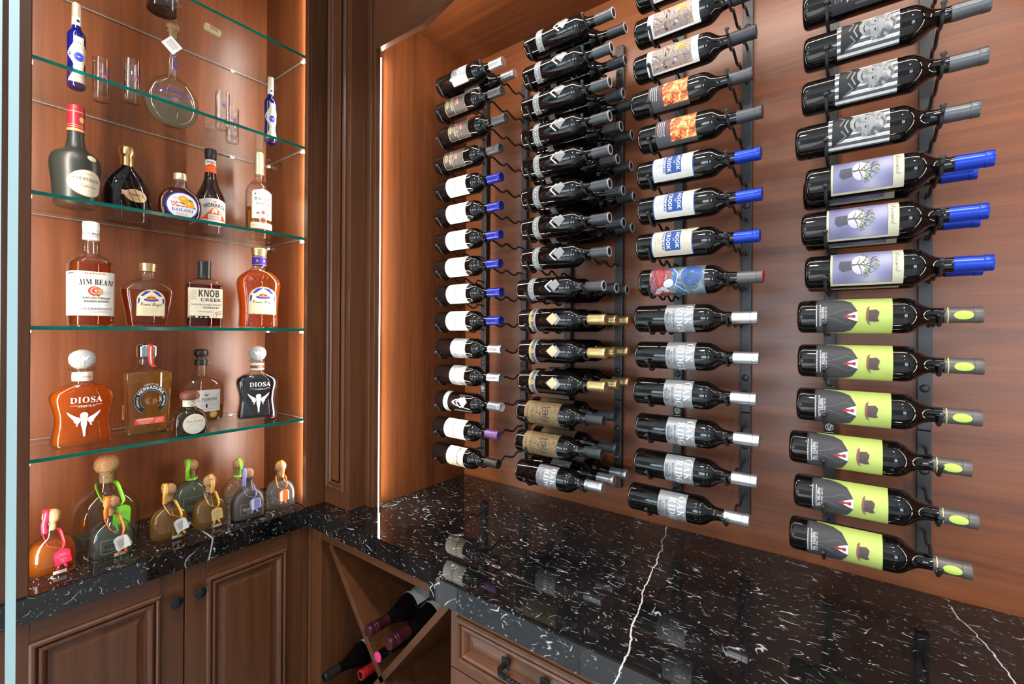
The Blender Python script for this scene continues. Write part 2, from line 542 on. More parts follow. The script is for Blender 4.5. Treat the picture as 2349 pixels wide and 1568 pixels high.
MARBLE = marble()
def floor_mat():
    m, nt, out = _new('grey_floor_tile')
    v = mapped(nt)
    b = N(nt, 'ShaderNodeTexBrick'); nt.links.new(v, b.inputs[0])
    b.inputs['Scale'].default_value = 1.0; b.inputs['Brick Width'].default_value = 1.2; b.inputs['Row Height'].default_value = .6
    b.inputs['Mortar Size'].default_value = .004
    b.inputs['Color1'].default_value = (.46, .47, .48, 1); b.inputs['Color2'].default_value = (.50, .51, .515, 1); b.inputs['Mortar'].default_value = (.12, .12, .12, 1)
    n = noise(nt, v, 4, 5, .6)
    c = mixc(nt, math_(nt, 'MULTIPLY', n.outputs[0], .35), b.outputs[0], (.2, .21, .22))
    p = N(nt, 'ShaderNodeBsdfPrincipled'); nt.links.new(c, p.inputs[0]); p.inputs['Roughness'].default_value = .45
    nt.links.new(p.outputs[0], out.inputs[0])
    return m
FLOOR = floor_mat()

# ------------------------------------------------------------------ room shell
def struct(o, label=None): return tag(o, label=label, kind='structure')
YW = 1.435            # face of the niche back wall
struct(box('floor', -4.6, 4.2, -5.2, 1.6, -.1, 0, FLOOR, bev=0), 'pale grey tiled floor')
struct(box('ceiling', -4.6, 4.2, -5.2, 1.6, 2.95, 3.05, white_paint, bev=0), 'flat white ceiling')
struct(box('wall_back', -1.34, .66, YW, YW + .06, .85, 2.68, W_back, bev=0), 'reddish brown wood panelled wall behind the wine racks')
struct(box('wall_niche_side', -1.36, -1.318, .966, YW, .86, 2.68, W_side, bev=0), 'orange-lit wood side wall of the wine niche')
struct(box('wall_niche_end', .62, .66, .966, YW, .86, 2.68, W_side, bev=0), 'wood end wall of the wine niche')
struct(box('ceiling_niche', -1.318, .62, .985, YW, 2.634, 2.68, W_ceil, bev=0), 'reddish wood ceiling of the wine niche')
struct(box('wall_outer', -2.0, .9, YW + .06, 1.6, 0, 2.95, wall_paint, bev=0), 'painted wall behind the panelling')
struct(box('wall_left', -2.0, -1.83, .06, YW + .06, 0, 2.95, wall_paint, bev=0), 'painted wall behind the display cabinet')
struct(box('wall_right', 4.0, 4.2, -5.2, 1.6, 0, 2.95, wall_paint, bev=0), 'grey painted wall of the room')
struct(box('wall_north', .9, 4.0, 1.4, 1.6, 0, 2.95, wall_paint, bev=0), 'grey painted wall beside the niche')
bm = bmesh.new()
add_box(bm, -4.6, -4.4, -5.2, -3.2, 0, 2.95); add_box(bm, -4.6, -4.4, -.1, 1.6, 0, 2.95); add_box(bm, -4.6, -4.4, -3.2, -.1, 2.6, 2.95)
struct(bm_obj('wall_west', bm, wall_paint), 'grey painted far wall with a wide opening to the daylight')
l = bpy.data.lights.new('window_portal', 'AREA'); l.shape = 'RECTANGLE'; l.size = 3.1; l.size_y = 2.6; l.cycles.is_portal = True
o = bpy.data.objects.new('window_portal', l); COL.objects.link(o); o.location = (-4.5, -1.65, 1.3); o.rotation_euler = (R(90), 0, R(-90))
bm = bmesh.new()
for y in (-3.2, -2.2, -1.15, -.14): add_box(bm, -4.53, -4.47, y, y + .05, 0, 2.6)
add_box(bm, -4.53, -4.47, -3.15, -.14, 2.55, 2.6)
struct(bm_obj('window_4', bm, plain('dark_window_frame', (.02, .02, .022), .4)), 'wide glazed opening with dark posts')
struct(box('wall_west_return', -4.4, -2.0, 1.4, 1.6, 0, 2.95, wall_paint, bev=0), 'grey painted far wall')
# wall behind the viewer, with three tall windows to daylight
bm = bmesh.new()
wins = [(-3.9, -2.3), (-1.3, .6), (1.6, 3.2)]
xs = [-4.6] + [v for w in wins for v in w] + [4.2]
for i in range(0, len(xs), 2): add_box(bm, xs[i], xs[i + 1], -5.2, -5.0, 0, 2.95)
for a, b in wins:
    add_box(bm, a, b, -5.2, -5.0, 2.45, 2.95); add_box(bm, a, b, -5.2, -5.0, 0, .35)
struct(bm_obj('wall_front', bm, wall_paint), 'grey painted wall with tall windows')
for k, (a, b) in enumerate(wins):
    l = bpy.data.lights.new('window_portal', 'AREA'); l.shape = 'RECTANGLE'; l.size = b - a; l.size_y = 2.1
    l.cycles.is_portal = True
    o = bpy.data.objects.new('window_portal', l); COL.objects.link(o)
    o.location = ((a + b) / 2, -5.1, 1.4); o.rotation_euler = (R(90), 0, 0)
    bm = bmesh.new()
    add_box(bm, a, a + .05, -5.14, -5.06, .35, 2.45); add_box(bm, b - .05, b, -5.14, -5.06, .35, 2.45)
    add_box(bm, a + .05, b - .05, -5.14, -5.06, 2.4, 2.45); add_box(bm, a + .05, b - .05, -5.14, -5.06, .35, .4)
    add_box(bm, (a + b) / 2 - .02, (a + b) / 2 + .02, -5.13, -5.07, .4, 2.4)
    struct(bm_obj('window_%d' % (k + 1), bm, plain('dark_window_frame', (.02, .02, .022), .4)), 'tall window in a dark frame')
for x, y, w in ((-.55, .05, 'in front of the display cabinet'), (.45, .1, 'in front of the rightmost wine rack'), (-.55, -1.3, 'behind the viewer toward the glazed opening'), (.75, -1.3, 'behind the viewer toward the grey wall')): downlight(x, y, 14, w)

# ------------------------------------------------------------------ moulded frame (mitred) used on doors, drawers, pilaster
def moulding(name, w, h, prof, mat, parent, loc, basis):
    """rectangular mitred moulding; prof = [(inset, height)] from the outer edge; basis maps (a, b, n) to world"""
    vs, fs = [], []
    A, B, C = [Vector(v) for v in basis]
    for d, hh in prof:
        for sa, sb in ((-1, -1), (1, -1), (1, 1), (-1, 1)):
            vs.append(tuple(A * (sa * (w / 2 - d)) + B * (sb * (h / 2 - d)) + C * hh))
    for i in range(len(prof) - 1):
        for k in range(4):
            a, b = i * 4 + k, i * 4 + (k + 1) % 4
            fs.append((a, b, b + 4, a + 4))
    return mesh_obj(name, vs, fs, mat, parent, loc=loc, smooth=True, sharp=20)
# ogee door moulding: rises from a dark glazed quirk, bead, cove, then falls to the field
DOOR_P = [(0, 0), (0, .004), (.004, .008), (.009, .009), (.012, .006), (.0135, .001), (.015, .001), (.0165, .005), (.021, .007), (.026, .005), (.031, -.002), (.033, -.006), (.036, -.006)]
PANEL_P = [(0, -.006), (.004, -.005), (.020, -.001), (.022, .001), (.0235, .001)]
def panel_door(parent, name, w, h, t, center, basis, mats, stile=.055, extra=None):
    """five-piece door: two stiles, two rails, moulding, raised field (front at n = 0)"""
    A, B, C = [Vector(v) for v in basis]
    d = empty(name, center); d.parent = parent
    def pc(nm, a0, a1, b0, b1, n0, n1, m):
        bm = bmesh.new()
        add_box(bm, a0, a1, b0, b1, n0, n1, .0012)
        M = Matrix((A, B, C)).transposed().to_4x4()
        bm.transform(M)
        if M.determinant() < 0: bmesh.ops.reverse_faces(bm, faces=bm.faces[:])
        return bm_obj(nm, bm, m, d)
    mv, mh = mats
    pc('stile', -w / 2, -w / 2 + stile, -h / 2, h / 2, -t, 0, mv)
    pc('stile', w / 2 - stile, w / 2, -h / 2, h / 2, -t, 0, mv)
    pc('rail', -w / 2 + stile, w / 2 - stile, h / 2 - stile, h / 2, -t, -.0003, mh)
    pc('rail', -w / 2 + stile, w / 2 - stile, -h / 2, -h / 2 + stile, -t, -.0003, mh)
    iw, ih = w - 2 * stile, h - 2 * stile
    moulding('moulding', iw + .004, ih + .004, DOOR_P, mv, d, (0, 0, 0), basis)
    moulding('glaze_line', iw + .004 - .026, ih + .004 - .026, [(0, .0013), (.0026, .0013)], glaze, d, (0, 0, 0), basis)
    fw_, fh_ = iw - .066, ih - .066
    moulding('field_bevel', fw_, fh_, [(0, -.0062), (.003, -.0055), (.016, -.001), (.0175, .0012), (.019, .0012)], mv, d, (0, 0, 0), basis)
    pc('field', -fw_ / 2 + .018, fw_ / 2 - .018, -fh_ / 2 + .018, fh_ / 2 - .018, -.012, .0014, mv)
    return d

# ------------------------------------------------------------------ display cabinet on the left
XA = -1.485
cab = empty('display_cabinet', (-1.65, .5, .914), label='tall open wood display cabinet with glass shelves of liquor bottles', cat='cabinet')
def cbox(nm, *a, **k):
    o = box(nm, *a, **k); o.parent = cab; o.matrix_parent_inverse = Matrix.Translation(-Vector(cab.location)); return o
cbox('back_panel', -1.822, -1.802, .15, .86, .914, 2.94, W_cab, bev=0)
sp_ = cbox('side_panel', -1.802, -1.486, .838, .862, .914, 2.94, W_cab, bev=0)
cbox('side_panel', -1.802, -1.486, .15, .172, .914, 2.94, W_cab, bev=0)
cbox('top_panel', -1.802, -1.486, .172, .838, 2.92, 2.94, W_cab, bev=0)
cbox('stile', -1.505, XA, .838, .897, .9142, 2.94, W_fz)
cbox('stile', -1.505, XA, .108, .178, .9142, 2.94, W_fz)
cbox('light_lip', -1.509, -1.4862, .829, .838, .9142, 2.92, W_fz)
cbox('light_lip', -1.509, -1.4862, .172, .179, .9142, 2.92, W_fz)
def pin_holes(x, y, parent):
    bm = bmesh.new()
    z = .955
    while z < 2.9:
        c = bmesh.ops.create_circle(bm, cap_ends=True, radius=.0026, segments=8, matrix=Matrix.Translation((x, y, z)) @ Matrix.Rotation(R(90), 4, 'X'))
        z += .0305
    o = bm_obj('pin_holes', bm, plain('pin_hole_shadow', (.01, .006, .004), .8)); o.parent = parent
    o.matrix_parent_inverse = Matrix.Translation(-Vector(cab.location)); tag(o, kind='stuff')
pin_holes(-1.765, .8378, cab)
def lit_hole_row(x, y):  # bright metal beads stand in for pin holes lit by the LED tape
    bm = bmesh.new(); z = .97
    while z < 2.9:
        bmesh.ops.create_uvsphere(bm, u_segments=8, v_segments=5, radius=.0028, matrix=Matrix.Translation((x, y, z)))
        z += .0305
    o = bm_obj('lit_pin_holes', bm, plain('lit_hole_bright', (.85, .83, .8), .25, 1.0)); o.parent = cab
    o.matrix_parent_inverse = Matrix.Translation(-Vector(cab.location)); tag(o, kind='stuff')
lit_hole_row(-1.514, .8378)

# glass shelves
SHELF_FACE = thin_glass('shelf_glass', (.965, .975, .97), (.90, .95, .93), 1.0, 0.0, 1.5)
def edge_mat():
    m, nt, out = _new('green_glass_edge')
    p = N(nt, 'ShaderNodeBsdfPrincipled')
    p.inputs['Base Color'].default_value = (.0, .19, .15, 1)
    p.inputs['Roughness'].default_value = .12
    p.inputs['Transmission Weight'].default_value = .35
    p.inputs['IOR'].default_value = 1.45
    nt.links.new(p.outputs[0], out.inputs[0])
    return m
SHELF_EDGE = edge_mat()
SHELF_Z = [1.215, 1.521, 1.831, 2.140, 2.450]
for k, z in enumerate(SHELF_Z):
    s = empty('glass_shelf', (-1.655, .505, z - .009), label='green-edged clear glass shelf, %s from the bottom of the display cabinet' % ('lowest' if k == 0 else ORD[k]), cat='shelf', group='glass shelves of the display cabinet')
    x0, x1, y0, y1, t = -.143, .149, -.332, .332, .009
    vs = [(x, y, zz) for zz in (0, t) for x, y in ((x0, y0), (x1, y0), (x1, y1), (x0, y1))]
    mesh_obj('pane', vs, [(3, 2, 1, 0), (4, 5, 6, 7), (0, 1, 5, 4), (1, 2, 6, 5), (2, 3, 7, 6), (3, 0, 4, 7)], [SHELF_FACE, SHELF_EDGE], s, midx=[0, 0, 0, 1, 0, 0])
    bm = bmesh.new(); add_box(bm, x0 - .0005, x0 + .0008, y0, y1, t * .55, t * .85); bm_obj('polished_edge', bm, plain('polished_glass_edge', (.30, .33, .31), .2), s)
    bm = bmesh.new(); add_box(bm, x0, x1 - .003, y1 - .0008, y1 + .0005, t * .55, t * .85); bm_obj('polished_edge', bm, plain('polished_glass_edge', (0, 0, 0)), s)
    for y in (y0 + .006, y1 - .006):
        for x in (x0 + .03, x1 - .02):
            bm = bmesh.new(); add_box(bm, x - .007, x + .007, y - .005, y + .005, -.007, -.0002, .0015)
            bm_obj('clip', bm, plain('clear_clip', (.9, .9, .92), .2, .0, .8), s)

# ------------------------------------------------------------------ LED tapes
def led(name, loc, normal, length, width, power, along, label, meshbox, st=6.0):
    e = empty(name, loc, label=label, cat='light strip', group='white light strips')
    bm = bmesh.new(); add_box(bm, *meshbox)
    o = bm_obj('diffuser', bm, LEDM); o.parent = e; o.matrix_parent_inverse = Matrix.Translation(-Vector(loc))
    l = strip_light('tape_light', loc, normal, length, width, power, LEDC, along)
    m = l.matrix_world.copy(); l.parent = e; l.matrix_parent_inverse = Matrix.Translation(-Vector(loc)); l.matrix_basis = m
    return e
LEDM = emit('led_diffuser', (1, .96, .9), 9.0)
led('light_strip', (-1.5125, .832, 1.82), (-1, -.35, 0), 1.76, .013, 8, 'Z', 'hidden light strip along the display cabinet side beside the pilaster', (-1.5100, -1.5092, .8335, .837, .93, 2.72))
led('light_strip', (-1.5125, .178, 1.82), (-1, .35, 0), 1.76, .013, 8, 'Z', 'hidden light strip along the display cabinet side beside the glass door', (-1.5100, -1.5092, .173, .1765, .93, 2.72))
led('light_strip', (-1.3065, .9935, 1.70), (.75, .66, 0), 1.52, .008, 7.5, 'Z', 'bright vertical light strip on the niche edge beside the pilaster', (-1.3178, -1.3115, .9855, .995, .9145, 2.455))
led('light_strip', (.596, 1.004, 1.70), (-.75, .66, 0), 1.52, .040, 3.5, 'Z', 'vertical light strip on the far end edge of the niche', (.6115, .6178, .9855, .995, .9145, 2.455))
led('light_strip', (-.35, .996, 2.60), (0, .75, -.66), 1.70, .050, 10, 'X', 'light strip behind the arched header over the niche', (-1.2, .5, .9852, .989, 2.604, 2.612))

# ------------------------------------------------------------------ pilaster between cabinet and niche
pil = empty('trim_1', (-1.41, .93, .9145)); struct(pil, 'square wood pilaster with a sunken moulded panel')
def pbox(nm, *a, **k):
    par = k.pop('par', pil)
    o = box(nm, *a, **k); o.parent = par; o.matrix_parent_inverse = Matrix.Translation(-Vector(par.location)); return o
pbox('shaft', -1.80, -1.344, .898, 1.0, .9145, 2.95, W_fz)
pbox('edge_stile', -1.345, -1.326, .960, .985, .9145, 2.95, W_fz, bev=.003)
pbox('edge_bead', -1.326, -1.3185, .957, .985, .9145, 2.95, W_fz, bev=.003)
pbox('edge_return', -1.3185, -1.304, .966, .985, .9145, 2.95, W_fz, bev=.0015)
zc = (.972 + 2.90) / 2
moulding('panel_moulding', .107, 2.90 - .972, [(0, 0), (0, .005), (.004, .010), (.010, .011), (.014, .007), (.016, .001), (.020, .004), (.025, .001), (.027, -.006), (.0275, -.010)], W_fz, pil, (-1.4195 - pil.location[0], .898 - pil.location[1], zc - pil.location[2]), ((1, 0, 0), (0, 0, 1), (0, -1, 0)))
pbox('panel_bed', -1.4195 - .030, -1.4195 + .030, .8975, .899, .972 + .02, 2.88, glaze, bev=0)
pbox('panel_field', -1.4195 - .0225, -1.4195 + .0225, .8935, .8972, 1.004, 2.87, W_fz, bev=.003)
# header board with its raised-eyebrow lower edge
def header():
    pts = [(-1.304, 2.468), (-1.075, 2.462), (-1.02, 2.478), (-.952, 2.497), (-.80, 2.535), (-.62, 2.565), (-.35, 2.58), (-.08, 2.565), (.10, 2.535), (.252, 2.497), (.32, 2.478), (.375, 2.462), (.62, 2.468)]
    vs, fs = [], []
    for x, z in pts: vs += [(x, .966, z), (x, .985, z), (x, .966, 2.95), (x, .985, 2.95)]
    for i in range(len(pts) - 1):
        a, b = 4 * i, 4 * i + 4
        fs += [(a, b, b + 2, a + 2), (a + 1, a + 3, b + 3, b + 1), (a, a + 1, b + 1, b), (a + 2, b + 2, b + 3, a + 3)]
    fs += [(0, 2, 3, 1), (4 * len(pts) - 4, 4 * len(pts) - 3, 4 * len(pts) - 1, 4 * len(pts) - 2)]
    o = mesh_obj('trim_2', vs, fs, W_fx); struct(o, 'dark wood header board with an eyebrow-arched lower edge')
header()
pil2 = box('trim_3', .604, .80, .898, 1.0, .9145, 2.95, W_fz); struct(pil2, 'wood pilaster at the far end of the niche')

# ------------------------------------------------------------------ marble worktop
top = empty('countertop', (-1.0, .9, .914), label='polished black marble countertop with white veins', cat='countertop')
def slab(outline, name='slab', z0=.855, z1=.914):
    bm = bmesh.new()
    vs = [bm.verts.new((x, y, z0)) for x, y in outline]
    f = bm.faces.new(vs)
    r = bmesh.ops.extrude_face_region(bm, geom=[f])
    for v in r['geom']:
        if isinstance(v, bmesh.types.BMVert): v.co.z = z1
    bmesh.ops.recalc_face_normals(bm, faces=bm.faces[:])
    ed = [e for e in bm.edges if all(abs(v.co.z - z1) < 1e-6 for v in e.verts)]
    bmesh.ops.bevel(bm, geom=ed, offset=.0022, segments=2, affect='EDGES')
    o = bm_obj(name, bm, MARBLE); o.parent = top; o.matrix_parent_inverse = Matrix.Translation(-Vector(top.location)); return o
slab([(-1.80, .108), (-1.480, .108), (-1.480, .8315), (-1.80, .8315)])
slab([(-1.80, .8322), (-.838, .8322), (-.838, .788), (.66, .788), (.66, 1.434), (-1.80, 1.434)])

# ------------------------------------------------------------------ base cabinet under the display cabinet
XF = -1.500
bc = empty('base_cabinet', (-1.65, .48, 0), label='dark wood base cabinet with two raised panel doors and black knobs', cat='cabinet')
def bbox(nm, *a, **k):
    par = k.pop('par', bc)
    o = box(nm, *a, **k); o.parent = par; o.matrix_parent_inverse = Matrix.Translation(-Vector(par.location)); return o
bbox('carcass', -1.80, XF - .021, .115, .86, .09, .854, W_fz)
bbox('toe_kick', -1.80, XF - .08, .115, .86, .0, .09, glaze, bev=0)
bbox('corner_filler', XF - .021, XF - .004, .826, .852, .09, .854, W_fz, bev=.004)
knob_prof = [(0, .006), (.012, .006), (.014, .015), (.018, .0155), (.0195, .0135), (.021, .0135), (.0225, .0105), (.024, .010), (.0255, .0065), (.028, .0055), (.029, .002)]
for w0, w1, ky in ((.128, .4815, .460), (.4845, .8235, .517)):
    d = panel_door(bc, 'door', w1 - w0, .745, .02, (XF + 1.65, (w0 + w1) / 2 - .48, .4775), ((0, 1, 0), (0, 0, 1), (1, 0, 0)), (W_fz, W_fy), stile=.054)
    v, f = lathe(knob_prof, 28)
    k = mesh_obj('knob', v, f, black_iron, d, smooth=True); k.rotation_euler = (0, R(90), 0)
    k.location = (0, ky - (w0 + w1) / 2, .768 - .4775)

# ------------------------------------------------------------------ wine cabinet with crossed dividers
wc = empty('wine_cabinet', (-1.12, 1.1, 0), label='low wood cabinet with crossed divider boards holding wine bottles', cat='cabinet')
def wbox(nm, *a, **k): return bbox(nm, *a, par=wc, **k)
wbox('side_panel', -1.50, -1.435, .875, 1.42, .05, .854, W_fz)
wbox('side_panel', -.810, -.790, .875, 1.42, .05, .854, W_fz)
wbox('back_panel', -1.435, -.810, 1.40, 1.42, .05, .854, W_fz)
wbox('bottom_panel', -1.435, -.810, .875, 1.40, .10, .16, W_fx)
wbox('top_panel', -1.435, -.810, .875, 1.40, .83, .854, W_fx)
wbox('stile', -1.489, -1.435, .855, .875, .0, .854, W_fz)
wbox('rail', -1.435, -.790, .855, .875, .814, .854, W_fx)
wbox('rail', -1.435, -.790, .855, .875, .0, .16, W_fx)
wbox('corner_post', -1.497, -1.489, .845, .875, .0, .854, W_fz, bev=.003)
def divider(x0, z0, x1, z1, t=.019, y0=.857, y1=1.39):
    dx, dz = x1 - x0, z1 - z0; L = math.hypot(dx, dz)
    bm = bmesh.new(); add_box(bm, -L / 2, L / 2, y0, y1, -t / 2, t / 2, .001)
    bm.transform(Matrix.Translation(((x0 + x1) / 2, 0, (z0 + z1) / 2)) @ Matrix.Rotation(-math.atan2(dz, dx), 4, 'Y'))
    o = bm_obj('divider', bm, W_fx); o.parent = wc; o.matrix_parent_inverse = Matrix.Translation(-Vector(wc.location))
divider(-1.385, .808, -.845, .166)
divider(-1.122, .4785, -.848, .800)
divider(-1.385, .170, -1.108, .4955)

# ------------------------------------------------------------------ drawer cabinets under the deep worktop
def drawer_cab(x0, x1, label):
    e = empty('drawer_cabinet', ((x0 + x1) / 2, 1.1, 0), label=label, cat='cabinet')
    def q(nm, *a, **k): return bbox(nm, *a, par=e, **k)
    q('carcass', x0, x1, .832, 1.42, .09, .854, W_fz)
    q('toe_kick', x0, x1, .90, 1.42, 0, .09, glaze, bev=0)
    for z0, z1 in ((.700, .852), (.405, .697), (.10, .402)):
        d = panel_door(e, 'drawer', x1 - x0 - .003, z1 - z0, .02, (0, .811 - 1.1, (z0 + z1) / 2), ((1, 0, 0), (0, 0, 1), (0, -1, 0)), (W_fz, W_fx), stile=.024 if z1 - z0 < .2 else .05)
        if z1 - z0 < .2:
            pass
        hw = .0505
        h = empty('handle', (0, 0, .005)); h.parent = d
        for s in (-1, 1):
            bm = bmesh.new(); add_box(bm, s * hw - .010, s * hw + .010, -.0055, -.0018, -.012, .012, .001); bm_obj('back_plate', bm, black_iron, h)
        path = spline([(-hw, -.004, 0), (-hw, -.022, -.001), (-hw + .004, -.030, -.002), (-hw + .014, -.033, -.003), (0, -.034, -.004), (hw - .014, -.033, -.003), (hw - .004, -.030, -.002), (hw, -.022, -.001), (hw, -.004, 0)], 8)
        vs, fs = [], []
        seg = 4
        for i, p in enumerate(path):
            t = (Vector(path[min(i + 1, len(path) - 1)]) - Vector(path[max(i - 1, 0)])).normalized()
            n1 = Vector((0, 0, 1)); n2 = t.cross(n1).normalized()
            tw = 0.0 if abs(p[0]) > .030 else (p[0] + .030) / .060 * 2 * PI * 1.5
            for k in range(seg):
                a = PI / 4 + k * PI / 2 + tw
                vs.append(tuple(Vector(p) + n1 * (.0062 * math.cos(a)) + n2 * (.0062 * math.sin(a))))
        for i in range(len(path) - 1):
            for k in range(seg):
                a, b = i * seg + k, i * seg + (k + 1) % seg
                fs.append((a, b, b + seg, a + seg))
        mesh_obj('twisted_bar', vs, fs, black_iron, h)
    return e
drawer_cab(-.788, -.342, 'drawer cabinet with black twisted iron pulls beside the crossed wine cabinet')
drawer_cab(-.340, .106, 'drawer cabinet under the middle of the deep marble worktop')

# ------------------------------------------------------------------ glass door at the left edge of the view
dg = empty('door_1', (-.9, .1, 0)); struct(dg, 'frameless glass door with a pale blue edge')
PANE = thin_glass('door_glass', (.93, .96, .96), (.8, .9, .9), 1.0)
PEDGE = plain('pale_blue_glass_edge', (.42, .62, .66), .35)
def pane_at(p, ang, w, t, z0=.02, z1=2.85):
    vs = [(x, y, z) for z in (z0, z1) for x, y in ((0, -t / 2), (w, -t / 2), (w, t / 2), (0, t / 2))]
    o = mesh_obj('pane', vs, [(3, 2, 1, 0), (4, 5, 6, 7), (0, 1, 5, 4), (1, 2, 6, 5), (2, 3, 7, 6), (3, 0, 4, 7)], [PANE, PEDGE], dg, midx=[1, 1, 0, 1, 0, 1])
    o.location = (p[0] - dg.location[0], p[1] - dg.location[1], 0); o.rotation_euler = (0, 0, ang); return o
pane_at((-.80, .0812), PI - math.atan2(.0812, .80), .56, .0085)
pane_at((-.80, .0685), PI - math.atan2(.0685, .80), .56, .0065)

# ------------------------------------------------------------------ wall racks
ROW0, DROW = 1.0735, .0955
RZ = lambda k: ROW0 + DROW * k
SLOT = [1.198, 1.278, 1.354]
RAILS = [(-1.203, -1.006), (-.814, -.623), (-.430, -.244), (-.051, .129)]
def rod_path(rb, tip):
    """scalloped bar from the wall to the front: cradles three bottles, ends in an upturned tip"""
    pts = [(0, YW - .012, -rb + .004)]
    for i in (2, 1, 0):
        y = SLOT[i]
        h = min(rb * .55, .012)
        pts += [(0, y + .030, -rb + h), (0, y + .014, -rb - .0015), (0, y, -rb - .0042), (0, y - .014, -rb - .0015)]
    y = SLOT[0]
    pts += [(0, y - .026, -rb + .010), (0, y - .034 - rb * .10, -rb * .45 + .003), (0, y - .038 - rb * .10, tip - .004), (0, y - .038 - rb * .10, tip)]
    return spline(pts, 4)
def rod_mesh(name, rb, tip):
    p = rod_path(rb, tip)
    rad = [.0033] * len(p)
    for i in range(1, 6): rad[-i] = .0050
    rad[-1] = .0022
    v, f = tube(p, rad, 8)
    me = bpy.data.meshes.new(name); me.from_pydata(v, [], f); me.materials.append(rack_black); me.shade_smooth(); me.update()
    return me
ROD_B, ROD_N = rod_mesh('base_rod', .0355, -.012), rod_mesh('neck_rod', .0150, .008)
bm = bmesh.new(); bmesh.ops.create_uvsphere(bm, u_segments=14, v_segments=8, radius=.0095)
for v in bm.verts: v.co.y *= .45
BOLT = bpy.data.meshes.new('bolt'); bm.to_mesh(BOLT); bm.free(); BOLT.materials.append(rack_black); BOLT.shade_smooth()
badge_face = plain('badge_black', (.02, .02, .02), .4); badge_white = plain('badge_white', (.75, .75, .75), .5)
def child(name, me, parent, loc):
    o = bpy.data.objects.new(name, me); COL.objects.link(o); o.parent = parent; o.location = loc; return o
RN = ['leftmost', 'second', 'third', 'rightmost']
for c, rails in enumerate(RAILS):
    rk = empty('wine_rack', (sum(rails) / 2, YW, 1.0), label='black steel wall wine rack with scalloped rods, %s of four' % RN[c], cat='wine rack', group='wall wine racks')
    nrow = (15, 15, 15, 14)[c]
    for s, x in enumerate(rails):
        X0 = x - rk.location[0]
        for z0, z1 in ((.005, .292), (.2935, 1.455)):
            bm = bmesh.new(); add_box(bm, X0 - .013, X0 + .013, -.020, -.0015, z0, z1, .002); bm_obj('rail', bm, rack_black, rk)
        for z in (.39, .87, 1.366, .105, .20): child('bolt', BOLT, rk, (X0, -.020, z))
        for k in range(nrow):
            if c == 3 and k > 12: continue
            child('rod', ROD_B if s == 0 else ROD_N, rk, (X0, -YW, RZ(k) - 1.0))
    # maker's badge plate on the rail
    X0 = rails[0] - rk.location[0]
    for zb in ((.275,) if c else (.285, 1.43)):
        P = Print()
        P.rect(-.011, -.016, .011, .016, badge_face, 0).frame(-.0105, -.0155, .0105, .0155, .0006, badge_face, 1)
        P.ring(0, .003, .0085, .0085, .0011, badge_white, 1).line([(-.0055, .008), (-.001, -.0035), (.0005, -.0035), (.0055, .008)], .0015, badge_white, 1)
        P.line([(-.002, .008), (.0005, .0015), (.003, .008)], .0009, badge_white, 1)
        P.rect(-.0085, -.0115, .0085, -.0102, badge_white, 1)
        b = P.build('badge', rk, flat_surf(-.0203)); b.location = (X0, 0, zb)

# ------------------------------------------------------------------ wine bottles
RB = .0355
BORD = [(0, .026), (.0015, .0305), (.005, .0342), (.010, RB), (.176, RB), (.184, .0346), (.191, .0320), (.197, .0282), (.203, .0232), (.209, .0188), (.216, .0160), (.226, .0146), (.240, .0141), (.262, .0139), (.279, .0137), (.280, .0135), (.281, .010)]
CAPS = [(.236, .0150), (.2363, .01535), (.262, .0149), (.276, .0147), (.2765, .0152), (.278, .01545), (.2885, .0154), (.2900, .0148), (.2902, .012), (.2892, .0105)]
def dark_glass():
    m, nt, out = _new('dark_wine_glass')
    p = N(nt, 'ShaderNodeBsdfPrincipled')
    p.inputs['Base Color'].default_value = (.0035, .0028, .0026, 1)
    p.inputs['Roughness'].default_value = .045
    p.inputs['Specular IOR Level'].default_value = .55
    nt.links.new(p.outputs[0], out.inputs[0])
    return m
GLASSW = dark_glass()
def lathe_me(name, prof, mat, seg=32, smooth=True, sharp=40):
    v, f = lathe(prof, seg)
    me = bpy.data.meshes.new(name); me.from_pydata(v, [], f); me.materials.append(mat)
    me.shade_smooth(); me.set_sharp_from_angle(angle=R(sharp)); me.update()
    return me
BODY_ME = lathe_me('body', BORD, GLASSW, 40)
P_ = plain
paper = P_('warm_white_paper', (.60, .585, .54), .55); ink = P_('black_ink', (.012, .012, .013), .5); gink = P_('grey_ink', (.22, .22, .23), .5)
white = P_('white_print', (.70, .70, .69), .5); silver = P_('silver_foil', (.62, .63, .64), .28, .85); greyfoil = P_('charcoal_foil', (.075, .078, .085), .38, .5)
dkgrey = P_('dark_grey_foil', (.035, .037, .042), .42, .3); goldfoil = P_('gold_foil', (.62, .44, .20), .32, .8); bluefoil = P_('cobalt_foil', (.010, .045, .42), .28, .45)
navyfoil = P_('royal_blue_foil', (.018, .030, .33), .25, .35); purplefoil = P_('purple_foil', (.16, .075, .22), .35, .4); blackfoil = P_('black_foil', (.02, .019, .018), .35, .2)
redtop = P_('red_cap_disc', (.35, .02, .03), .4); lightring = P_('pale_cap_ring', (.45, .45, .46), .4)
ridge_paper = P_('pewter_label', (.30, .305, .315), .38, .35); bandgrey = P_('grey_band', (.20, .20, .21), .4, .3); bandgold = P_('gold_band', (.55, .38, .16), .4, .4)
cream = P_('cream_paper', (.58, .53, .41), .55); green = P_('lime_green_label', (.43, .51, .13), .5); suit = P_('suit_grey', (.055, .052, .055), .6); suit2 = P_('suit_light', (.10, .098, .10), .6)
hatm = P_('hat_brown', (.085, .058, .055), .6); brim = P_('hat_brim', (.20, .085, .065), .6); tie = P_('tie_red', (.33, .03, .035), .5)
hblue = P_('label_blue', (.025, .075, .28), .5); seal = P_('cream_seal', (.62, .56, .36), .4)
